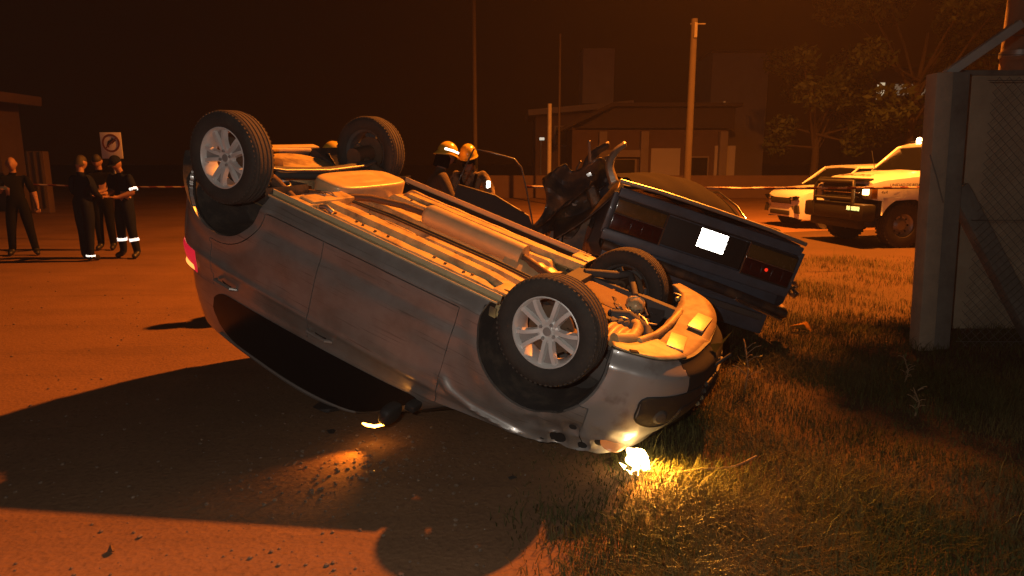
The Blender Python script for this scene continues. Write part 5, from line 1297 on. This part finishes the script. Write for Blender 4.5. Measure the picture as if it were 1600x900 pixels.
for dirn in (1, -1):
    k = -int(FH / cell) - 1
    while k * cell < FW + FH:
        pts = []
        x = k * cell
        n = int(FH / cell) * 2
        for q in range(n + 1):
            z = q * FH / n; xx = (x + z) if dirn > 0 else (FW - (x + z))
            if 0.02 <= xx <= FW: pts.append((xx, 0.006 * dirn * (1 if q % 4 < 2 else -1), z + 0.03))
        if len(pts) > 1: b.tube([pts[0], pts[-1]], 0.0028, 3, cap=False)
        k += 1
b.build("wire_mesh", M_wire, wf, 80)
for z in (0.08, 1.2, 2.40): MB().tube([(0, -0.01, z), (FW, -0.01, z)], 0.004, 5).build("tension_wire", M_wire, wf)
for k, z in enumerate((2.62, 2.78, 2.90)): MB().tube([(-0.05 + 0.2 * k, 0.05, z), (FW, 0.05, z)], 0.003, 4).build("barbed_wire", M_wire, wf)
yw = MB()
wl = tag(empty("yard_wall", (4.25, 6.9, 0)), "plain plastered yard wall seen through the wire fence", "wall")
M_yard = mat("yard_plaster", (0.46, 0.37, 0.26), 0.92, col2=(0.30, 0.24, 0.165), vscale=2.2, thr=0.5, soft=0.2, bump=0.3, bscale=16)
MB().box((2.2, 0, 1.27), (4.2, 0.16, 2.54)).build("panel", M_yard, wl)
MB().box((2.2, 0, 2.565), (4.3, 0.22, 0.05), bev=0.01).build("coping", M_concd, wl)
up = empty("utility_pole", (6.20, 8.60, 0)); tag(up, "thick pale utility pole with a metal band rising behind the wire fence", "utility pole")
MB().tube([(0, 0, 0), (0, 0, 4.5), (0, 0, 9)], [0.20, 0.185, 0.16], 20).build("pole", M_wood, up, 60)
MB().tube([(0, 0, 2.97), (0, 0, 3.04)], 0.206, 20).build("band", M_steel, up, 50)

# ================================================================== poles, sign, tape
def upole(name, label, x, y, h, r0, r1, m):
    p = empty(name, (x, y, 0)); tag(p, label, "pole")
    MB().tube([(0, 0, 0), (0, 0, h * .5), (0, 0, h)], [r0, (r0 + r1) / 2, r1], 12).build("shaft", m, p, 60)
    return p
p = upole("utility_pole", "concrete utility pole standing behind the blue wreck in front of the house", 5.66, 22.0, 6.1, 0.125, 0.10, mat("dark_weathered_pole", (0.055, 0.042, 0.032), 0.95, var=0.3, vscale=6))
MB().box((0.02, -0.10, 5.75), (0.10, 0.10, 0.45), bev=0.02).build("clamp", M_concd, p)
MB().tube([(-0.12, 0, 5.95), (0.35, 0, 5.95)], 0.02, 6).build("crossbar", M_concd, p)
p = upole("tall_pole", "tall thin dark wooden pole rising out of the frame above the helmets", -1.55, 29.0, 11, 0.09, 0.07, M_bark)
p = upole("thin_mast", "thin mast beside the water tank building, tip above the roof", 2.05, 30.0, 7.1, 0.06, 0.04, M_bark)
p = upole("gate_post", "short pale gate post left of the house, ending below its roof", 1.55, 28.5, 4.1, 0.09, 0.085, M_conc)
sg_ = empty("road_sign", (-8.75, 15.0, 0)); tag(sg_, "square white road sign with a ringed black arrow above the uniformed people", "sign")
M_signw = mat("sign_white", (0.72, 0.70, 0.68), 0.5, var=0.06, vscale=6); M_signr = mat("sign_ring", (0.16, 0.05, 0.04), 0.5); M_signk = mat("sign_black", (0.015, 0.015, 0.015), 0.5)
MB().tube([(0, 0.03, 0), (0, 0.03, 2.36)], 0.03, 10).build("post", M_steel, sg_, 60)
MB().box((0, 0, 2.08), (0.46, 0.012, 0.56), bev=0.005).build("plate", M_signw, sg_)
RX = Matrix.Translation((0, -0.009, 2.13))
MB().lathe([(0.155, 0.0), (0.155, -0.003), (0.195, -0.003), (0.195, 0.0)], 40, M=RX).build("ring", M_signr, sg_)
MB().prism([(-0.10, -0.06), (-0.05, -0.10), (-0.03, 0.0), (0.02, 0.03), (0.02, -0.02), (0.12, 0.06), (0.02, 0.12), (0.02, 0.08), (-0.06, 0.05)], 0.003, M=RX @ Matrix.Rotation(math.pi / 2, 4, 'X')).build("arrow", M_signk, sg_)
MB().box((0, -0.0135, 2.13), (0.36, 0.003, 0.028), rot=(0, R_(-42), 0)).build("slash", M_signr, sg_)
M_tape = bpy.data.materials.new("warning_tape"); M_tape.use_nodes = True
n = M_tape.node_tree.nodes; l = M_tape.node_tree.links
tc = n.new("ShaderNodeTexCoord"); wv = n.new("ShaderNodeTexWave"); wv.inputs["Scale"].default_value = 1.6; wv.bands_direction = 'DIAGONAL'
rp = n.new("ShaderNodeValToRGB"); rp.color_ramp.interpolation = 'CONSTANT'; rp.color_ramp.elements[0].color = (0.12, 0.03, 0.025, 1); rp.color_ramp.elements[1].color = (0.30, 0.25, 0.23, 1); rp.color_ramp.elements[1].position = 0.5
l.new(tc.outputs["Object"], wv.inputs["Vector"]); l.new(wv.outputs["Fac"], rp.inputs[0]); l.new(rp.outputs[0], n["Principled BSDF"].inputs["Base Color"])
def tape(label, pts, w=0.042):
    P = catmull(pts, 60); b = MB(); vs = []
    for i, p in enumerate(P):
        tw = 0.5 * math.sin(i * 0.31) + 0.35 * math.sin(i * 0.83)
        vs += [(p[0], p[1] - w / 2 * math.sin(tw), p[2] - w / 2 * math.cos(tw)), (p[0], p[1] + w / 2 * math.sin(tw), p[2] + w / 2 * math.cos(tw))]
    b.add(vs, [(2 * i, 2 * i + 2, 2 * i + 3, 2 * i + 1) for i in range(59)])
    o = b.build("warning_tape", M_tape, None, 60); md = o.modifiers.new("thickness", 'SOLIDIFY'); md.thickness = 0.001
    return tag(o, label, "tape")
tape("red and white warning tape stretched across in front of the truck", [(0.2, 10.6, 1.34), (2.3, 10.6, 1.32), (4.8, 10.8, 1.31), (6.8, 11.2, 1.31), (8.3, 11.6, 1.36)])
tape("faint warning tape left of the overturned car, behind the uniformed people", [(-13.0, 15.6, 1.30), (-9.5, 15.8, 1.16), (-6.8, 16.0, 1.17), (-4.2, 16.1, 1.25), (-0.4, 15.6, 1.15)])

# ================================================================== houses behind
def win(parent, x, y, z, w, h, m, fm=None):
    o = MB().box((x, y, z), (w, 0.06, h), bev=0.01).build("window", fm or M_wall, parent)
    MB().box((x, y - 0.035, z), (w * 0.86, 0.02, h * 0.86)).build("pane", m, o)
    return o
M_paned = mat("dark_pane", (0.02, 0.018, 0.015), 0.15)
M_cream = mat("pale_door", (0.55, 0.48, 0.38), 0.7, var=0.1, vscale=2)
hs = empty("house", (8.0, 40.0, 0)); tag(hs, "low house with wide dark roof and pale pillars behind the concrete pole", "house")
MB().box((0, 2.5, 1.85), (9.0, 5.0, 3.7)).build("wall", M_brick, hs)
MB().prism([(-5.2, 3.5), (-2.2, 4.9), (5.2, 4.9), (5.2, 5.1), (-2.3, 5.1), (-5.2, 3.7)], 6.4, M=Matrix.Translation((0, 6.0, 0)) @ Matrix.Rotation(math.pi / 2, 4, 'X')).build("roof", M_roof, hs, 20)
MB().prism([(-4.4, 3.6), (4.9, 3.6), (4.9, 4.85), (-2.0, 4.85)], 0.3, M=Matrix.Translation((0, 0.3, 0)) @ Matrix.Rotation(math.pi / 2, 4, 'X')).build("gable", M_roof, hs, 20)
for x in (-2.75, -0.35, 4.2): MB().box((x, -0.25, 1.75), (0.45, 0.45, 3.5), bev=0.02).build("pillar", M_wall, hs)
MB().box((-1.6, -0.20, 2.25), (2.6, 0.3, 0.40)).build("lintel", M_wall, hs)
MB().box((0.95, -0.05, 1.75), (1.7, 0.12, 1.6)).build("pale_shutter", M_cream, hs)
MB().box((4.4, -0.04, 1.75), (1.2, 0.12, 1.9)).build("pale_shutter", M_cream, hs)
win(hs, -1.6, -0.03, 1.3, 1.8, 1.4, M_paned)
win(hs, 2.9, -0.03, 1.5, 1.2, 1.2, M_paned)
tb_ = empty("water_tank_house", (4.3, 44.0, 0)); tag(tb_, "two-storey house with a tall square water tank block on its roof", "house")
MB().box((0.0, 3, 2.5), (5.6, 6, 5.0)).build("wall", M_brick, tb_)
MB().box((0.0, 2.8, 5.1), (6.6, 7.0, 0.35), rot=(0, R_(-5), 0)).build("roof", M_wall, tb_)
MB().box((1.25, 2.0, 7.1), (2.0, 2.2, 3.6)).build("tank_block", M_wall, tb_)
MB().box((1.25, 0.88, 5.45), (2.05, 0.1, 0.12)).build("ledge", M_roof, tb_)
win(tb_, -1.0, -0.03, 3.4, 1.2, 1.3, M_paned); win(tb_, 1.4, -0.03, 3.4, 1.2, 1.3, M_paned)
h3 = empty("upper_block", (15.0, 46.0, 0)); tag(h3, "plain dim upper storey block to the right of the concrete pole", "house")
MB().box((0, 2, 4.4), (3.7, 4, 8.8)).build("wall", M_wall, h3); MB().box((0, 2, 8.86), (3.9, 4.2, 0.12)).build("parapet", M_roof, h3)
m_lit = mat("lit_pane", (1, 0.9, 0.7), 0.3, emit=(1.0, 0.80, 0.50), estr=0.55)
win(h3, -0.95, -0.03, 5.4, 0.16, 0.75, mat("lit_slit", (1, .7, .4), 0.3, emit=(1, .45, .12), estr=0.10))
h4 = empty("far_house", (31.5, 56.0, 0)); tag(h4, "far building with two small lit windows among the trees above the truck", "house")
MB().box((0, 2, 4.5), (9, 4, 9.0)).build("wall", M_brick, h4); MB().box((0, 2, 9.1), (9.4, 4.4, 0.2)).build("roof", M_roof, h4)
win(h4, -1.9, -0.03, 7.4, 0.7, 1.5, m_lit); win(h4, 0.5, -0.03, 7.5, 3.0, 1.0, mat("lit_pane_dim", (1, 0.9, 0.7), 0.3, emit=(1.0, 0.75, 0.45), estr=0.10))
h5 = empty("left_house", (-20.6, 24.5, 0)); tag(h5, "reddish house with projecting roof edge at the far left behind the people", "house")
MB().box((0, 0.6, 2.0), (4.6, 1.2, 4.0)).build("wall", M_brick, h5)
MB().box((0.2, 0.3, 4.25), (5.8, 2.2, 0.35), rot=(0, R_(6), 0), bev=0.05).build("roof", M_brick, h5)
MB().box((1.75, -0.06, 1.95), (0.45, 0.2, 3.9)).build("pillar", M_brick, h5)
win(h5, 0.6, -0.03, 2.2, 1.2, 1.5, M_paned)
h6 = empty("gate_wall", (-16.3, 23.5, 0)); tag(h6, "narrow orange-lit wall piece between the bald person and the others", "wall")
MB().box((0, 0, 1.05), (0.62, 0.3, 2.1), bev=0.02).build("panel", M_brick, h6)
for k in range(3): MB().box((-0.22 + 0.22 * k, -0.18, 1.15), (0.04, 0.05, 1.9)).build("bar", M_roof, h6)
fl_ = empty("far_lamp", (1.75, 41.5, 0)); tag(fl_, "small far white wall lamp to the left of the gate post", "lamp")
MB().tube([(0, 0, 0), (0, 0, 3.0)], 0.05, 8).build("post", M_steel, fl_)
MB().box((0.05, -0.1, 3.14), (0.30, 0.12, 0.16), bev=0.03).build("lens", mat("far_lamp_glass", (1, 1, 1), 0.3, emit=(0.85, 1.0, 0.85), estr=0.5), fl_)
lw = empty("boundary_wall", (6.0, 34.0, 0)); tag(lw, "low brick boundary wall running in front of the houses", "wall")
MB().box((3, 0, 0.55), (22, 0.2, 1.1)).build("panel", M_brick, lw)

# ================================================================== trees
def leaf_mesh(blobs, n, size, seed):
    r = np.random.default_rng(seed)
    w = np.array([b_[3] ** 2 for b_ in blobs]); w = w / w.sum()
    k = r.choice(len(blobs), n, p=w); B = np.array(blobs)[k]
    d = r.normal(size=(n, 3)); d /= np.linalg.norm(d, axis=1)[:, None]
    rad = B[:, 3] * (0.35 + 0.65 * r.random(n) ** 0.5)
    c = B[:, :3] + d * rad[:, None] * np.array([1, 1, 0.8])
    a = r.normal(size=(n, 3)); a /= np.linalg.norm(a, axis=1)[:, None]
    t = np.cross(a, r.normal(size=(n, 3))); t /= np.linalg.norm(t, axis=1)[:, None]
    s = size * (0.6 + 0.8 * r.random(n))[:, None]
    v = np.stack([c - a * s, c + t * s * 0.45, c + a * s, c - t * s * 0.45], 1).reshape(-1, 3)
    f = np.arange(n * 4).reshape(n, 4)
    me = bpy.data.meshes.new("crown"); me.from_pydata(v.tolist(), [], f.tolist()); me.materials.append(M_leaf); return me
def tree(label, x, y, h, spread, seed, n=2600, size=0.16, low=0.35):
    r = random.Random(seed); root = empty("tree", (x, y, 0)); tag(root, label, "tree", "trees in the dark behind the scene")
    b = MB(); top = (r.uniform(-.4, .4), r.uniform(-.4, .4), h * 0.8)
    b.tube(catmull([(0, 0, 0), (r.uniform(-.2, .2), 0, h * .35), top], 8).tolist(), [0.22, 0.2, 0.18, 0.16, 0.13, 0.11, 0.08, 0.05], 8)
    blobs = []
    for k in range(13):
        a = r.uniform(0, 6.28); z0 = h * r.uniform(0.28, 0.6); rr = spread * r.uniform(0.35, 1.0); z1 = h * r.uniform(low, 1.0)
        e = (rr * math.cos(a), rr * math.sin(a), z1)
        b.tube([(0, 0, z0), (e[0] * .55, e[1] * .55, z0 + (z1 - z0) * .6), e], [0.07, 0.045, 0.02], 6)
        blobs.append((*e, spread * r.uniform(0.22, 0.42)))
    b.build("trunk", M_bark, root, 60)
    o = bpy.data.objects.new("crown", leaf_mesh(blobs, n, size, seed)); COL.objects.link(o); o.parent = root
tree("leafy tree right of the low house, next to the concrete pole", 14.5, 33.0, 7.0, 2.8, 1)
tree("tall broad tree directly above the parked SUV", 17.5, 30.0, 9.0, 3.6, 2, 3400)
tree("dark tree above the rescue truck's cab", 21.5, 31.0, 8.0, 3.4, 3, 3200)
tree("tree nearest the fence post, behind the truck", 24.5, 30.0, 7.0, 3.0, 4)

tree("unseen leafy tree beside the thick utility pole, added to shade the verge", 7.35, 8.8, 7.8, 3.0, 11, 4200, 0.14, 0.68)  # tree added out of view so that its crown shades the verge

# ================================================================== grass, stones, debris
def grass():
    r = np.random.default_rng(3)
    N = 320000
    y = 1.7 + 10.6 * r.random(N) ** 1.9
    xr = 0.85 * y + 0.6
    x = r.random(N) * (xr + 1.0) - 0.6
    edge = np.array([verge_edge(v) for v in np.linspace(0, 12, 600)]); e = np.interp(y, np.linspace(0, 12, 600), edge)
    # clumping
    gx = np.sin(x * 2.3 + 1.7 * np.sin(y * 1.3)) + np.sin(y * 2.9 + 1.1 * np.sin(x * 2.1)) + 0.7 * np.sin(x * 7.1 + y * 4.3)
    dens = 0.62 + 0.20 * gx
    far = np.clip((y - 6.0) / 2.5, 0, 1); dens -= 0.45 * far
    inn = np.clip((x - e + 0.22) / 0.75, 0, 1) ** 1.4
    keep = (r.random(N) < np.clip(dens, 0.30 - 0.2 * far, 1) * inn) | ((inn > 0) & (r.random(N) < 0.03))
    x, y, gx, inn = x[keep], y[keep], gx[keep], inn[keep]; n = len(x)
    h = (0.045 + 0.085 * r.random(n) ** 1.6) * (0.8 + 0.22 * gx) * (0.55 + 0.45 * inn); h = np.clip(h, 0.02, 0.22)
    tall = r.random(n) < 0.012; h[tall] *= 2.0
    post = np.exp(-(((x - 4.0) / 0.8) ** 2 + ((y - 5.85) / 0.35) ** 2)); h *= 1 + 0.9 * post
    near = np.exp(-(((x - 0.85) / 0.35) ** 2 + ((y - 3.35) / 0.30) ** 2)); h *= 1 + 0.7 * near
    a = r.random(n) * 2 * np.pi; lean = h * (0.35 + 0.9 * r.random(n))
    w = 0.0014 + 0.0017 * r.random(n)
    ca, sa = np.cos(a), np.sin(a)
    b0 = np.stack([x, y, np.full(n, 0.003)], 1); side = np.stack([-sa, ca, np.zeros(n)], 1) * w[:, None]; fw = np.stack([ca, sa, np.zeros(n)], 1)
    m = b0 + fw * (lean * 0.35)[:, None] + np.array([0, 0, 1]) * (h * 0.62)[:, None]
    t = b0 + fw * lean[:, None] + np.array([0, 0, 1]) * (h * (0.82 + 0.18 * r.random(n)))[:, None]
    v = np.stack([b0 - side, b0 + side, m + side * 0.8, m - side * 0.8, t], 1).reshape(-1, 3)
    k = np.arange(n)[:, None] * 5
    me = bpy.data.meshes.new("grass"); me.vertices.add(n * 5); me.vertices.foreach_set("co", v.ravel())
    loops = np.concatenate([k + np.array([[0, 1, 2, 3]]), k + np.array([[3, 2, 4]])], 1).ravel()
    me.loops.add(len(loops)); me.loops.foreach_set("vertex_index", loops.astype(np.int32))
    starts = np.stack([np.arange(n) * 7, np.arange(n) * 7 + 4], 1).ravel()
    me.polygons.add(n * 2); me.polygons.foreach_set("loop_start", starts.astype(np.int32))
    me.update(); me.validate()
    m1 = bpy.data.materials.new("grass_blade"); m1.use_nodes = True; nn = m1.node_tree.nodes; ll = m1.node_tree.links; bs = nn["Principled BSDF"]
    bs.inputs["Roughness"].default_value = 0.65; bs.inputs["Specular IOR Level"].default_value = 0.08
    tc = nn.new("ShaderNodeTexCoord"); no = nn.new("ShaderNodeTexNoise"); no.inputs["Scale"].default_value = 1.4; no.inputs["Detail"].default_value = 4
    n2 = nn.new("ShaderNodeTexNoise"); n2.inputs["Scale"].default_value = 90; ad = nn.new("ShaderNodeMath"); ad.operation = 'MULTIPLY_ADD'; ad.inputs[1].default_value = 0.5
    ll.new(tc.outputs["Object"], no.inputs["Vector"]); ll.new(tc.outputs["Object"], n2.inputs["Vector"]); ll.new(n2.outputs["Fac"], ad.inputs[0]); ll.new(no.outputs["Fac"], ad.inputs[2])
    rp = nn.new("ShaderNodeValToRGB"); rp.color_ramp.elements[0].position = 0.60; rp.color_ramp.elements[0].color = (0.038, 0.048, 0.014, 1); rp.color_ramp.elements[1].position = 0.95; rp.color_ramp.elements[1].color = (0.115, 0.094, 0.040, 1)
    ll.new(ad.outputs[0], rp.inputs[0]); ll.new(rp.outputs[0], bs.inputs["Base Color"])
    me.materials.append(m1)
    o = bpy.data.objects.new("grass", me); COL.objects.link(o)
    tag(o, "dry tufted grass covering the verge on the right", "grass", kind="stuff")
grass()
def stones():
    b = MB(); r = random.Random(5)
    base = []; bm = bmesh.new(); bmesh.ops.create_icosphere(bm, subdivisions=1, radius=1); bm.verts.index_update()
    V = [v.co.copy() for v in bm.verts]; F = [[v.index for v in f.verts] for f in bm.faces]; bm.free()
    for k in range(1500):
        y = 2.0 + 9 * r.random() ** 2; x = verge_edge(y) - 0.3 - r.random() * (y * 0.85 + 1.2) if r.random() < 0.8 else r.gauss(-0.95, 0.25)
        if k % 5 == 0: y = r.gauss(3.55, 0.25); x = r.gauss(-0.85, 0.35)
        s = 0.004 + 0.010 * r.random() ** 3
        b.add([(x + v.x * s * r.uniform(.7, 1.3), y + v.y * s * r.uniform(.7, 1.3), s * 0.45 + v.z * s * 0.6) for v in V], F)
    o = b.build("gravel", mat("gravel", (0.16, 0.11, 0.075), 0.9, var=0.5, vscale=30), None, 10, fixn=False); tag(o, "small loose stones scattered over the dirt road", "gravel", kind="stuff")
stones()
def glass_bits():
    b = MB(); r = random.Random(8)
    for k in range(170):
        x, y = (r.gauss(-0.5, 0.5), r.gauss(3.75, 0.30)) if k % 3 else (r.gauss(-1.1, 0.5), r.gauss(4.3, 0.3))
        q = r.uniform(0, 6.28); t = r.uniform(0.003, 0.007)
        b.add([(x + t * math.cos(q + i * 2.1), y + t * math.sin(q + i * 2.1), 0.006 + 0.004 * r.random()) for i in range(3)], [(0, 1, 2)])
    o = b.build("glass_splinters", mat("glass_crumbs", (0.35, 0.36, 0.36), 0.08, spec=1.0), None, 10, fixn=False); tag(o, "tiny broken glass splinters strewn on the road by the roof", "glass", kind="stuff")
glass_bits()
def shard(name, label, loc, s, m, seed, group=None, flat=0.35):
    r = random.Random(seed); bm = bmesh.new()
    for _ in range(11): bm.verts.new((r.uniform(-1, 1) * s, r.uniform(-.6, .6) * s, r.uniform(0, 1) * s * flat))
    h = bmesh.ops.convex_hull(bm, input=bm.verts); 
    for v in [v for v in bm.verts if not v.link_faces]: bm.verts.remove(v)
    me = bpy.data.meshes.new(name); bm.to_mesh(me); bm.free(); me.materials.append(m)
    o = bpy.data.objects.new(name, me); COL.objects.link(o); o.location = loc; o.rotation_euler = (0, 0, r.uniform(0, 6)); tag(o, label, "debris", group); return o
shard("stone", "dark lump of earth alone on the lit road, bottom left corner", (-1.78, 2.72, 0.004), 0.028, M_rust, 1, flat=1.2)
shard("mirror_fragment", "bent dark plastic fragment on the ground beneath the side window", (-1.28, 4.45, 0.004), 0.13, M_black, 2)
shard("plastic_fragment", "small dark fragment left of the lit mirror indicator", (-1.16, 4.05, 0.004), 0.05, M_black, 3)
shard("plastic_fragment", "black plastic chip on the road in front of the crushed bumper", (0.18, 3.92, 0.004), 0.05, M_black, 4)
shard("plastic_fragment", "small dark chip in the shadow below the front wheel", (0.0, 3.42, 0.004), 0.035, M_black, 6)
shard("glass_fragment", "shiny broken lamp piece beside the blue car's right corner", (2.95, 6.65, 0.01), 0.12, M_amber, 8, flat=0.8)
tw = MB().tube(catmull([(0.84, 3.36, 0.06), (1.0, 3.36, 0.09), (1.2, 3.42, 0.075), (1.36, 3.50, 0.10)], 16).tolist(), 0.006, 5).build("dry_twig", mat("dry_stalk", (0.20, 0.14, 0.075), 0.8), None, 60)
tag(tw, "long dry grass stalk lying right of the burning headlamp", "twig")
def weed(label, x, y, h, seed):
    r = random.Random(seed); root = empty("dry_weed", (x, y, 0)); tag(root, label, "weed", "dry weeds in the verge")
    b = MB(); b.tube([(0, 0, 0), (0.02, 0, h * .5), (-0.02, 0.02, h)], [0.006, 0.005, 0.003], 5)
    for k in range(9):
        z = h * r.uniform(.25, .95); a = r.uniform(0, 6.28); L = h * r.uniform(.15, .35)
        b.tube([(0, 0, z), (L * .6 * math.cos(a), L * .6 * math.sin(a), z + L * .5), (L * math.cos(a), L * math.sin(a), z + L * .6)], 0.003, 4)
    b.build("stem", _m["dry_stalk"], root, 60)
    v = []; f = []
    for k in range(14):
        a = r.uniform(0, 6.28); z = h * r.uniform(.2, 1); L = h * r.uniform(.05, .3); c = Vector((L * math.cos(a), L * math.sin(a), z)); s = 0.014
        d = Vector((r.gauss(0, 1), r.gauss(0, 1), r.gauss(0, 1))).normalized(); e = d.cross(Vector((0.3, 0.2, 1))).normalized(); o = len(v)
        v += [c - d * s * 1.6, c + e * s * .5, c + d * s * 1.6, c - e * s * .5]; f.append((o, o + 1, o + 2, o + 3))
    MB().add(v, f).build("leaves", M_leaf, root)
weed("dry branching weed beside the bumper's far corner", 1.72, 4.75, 0.42, 1)
weed("pale flowering weed alone in the grass at the right", 2.75, 4.35, 0.20, 2)
weed("short dry weed in the grass in front of the fence post", 3.05, 5.0, 0.24, 3)

# ================================================================== night haze, lit by the street lamp
hz = MB().box((0, 45, 7.0), (150, 130, 16.0)).build("haze", None, None, fixn=True); hz.data.materials.clear()
m = bpy.data.materials.new("haze_air"); m.use_nodes = True; n = m.node_tree.nodes; n.remove(n["Principled BSDF"])
pv = n.new("ShaderNodeVolumePrincipled"); pv.inputs["Color"].default_value = (0.95, 0.78, 0.66, 1); pv.inputs["Density"].default_value = 0.0007; pv.inputs["Anisotropy"].default_value = 0.2
m.node_tree.links.new(pv.outputs[0], n["Material Output"].inputs["Volume"]); hz.data.materials.append(m)
tag(hz, kind="stuff")
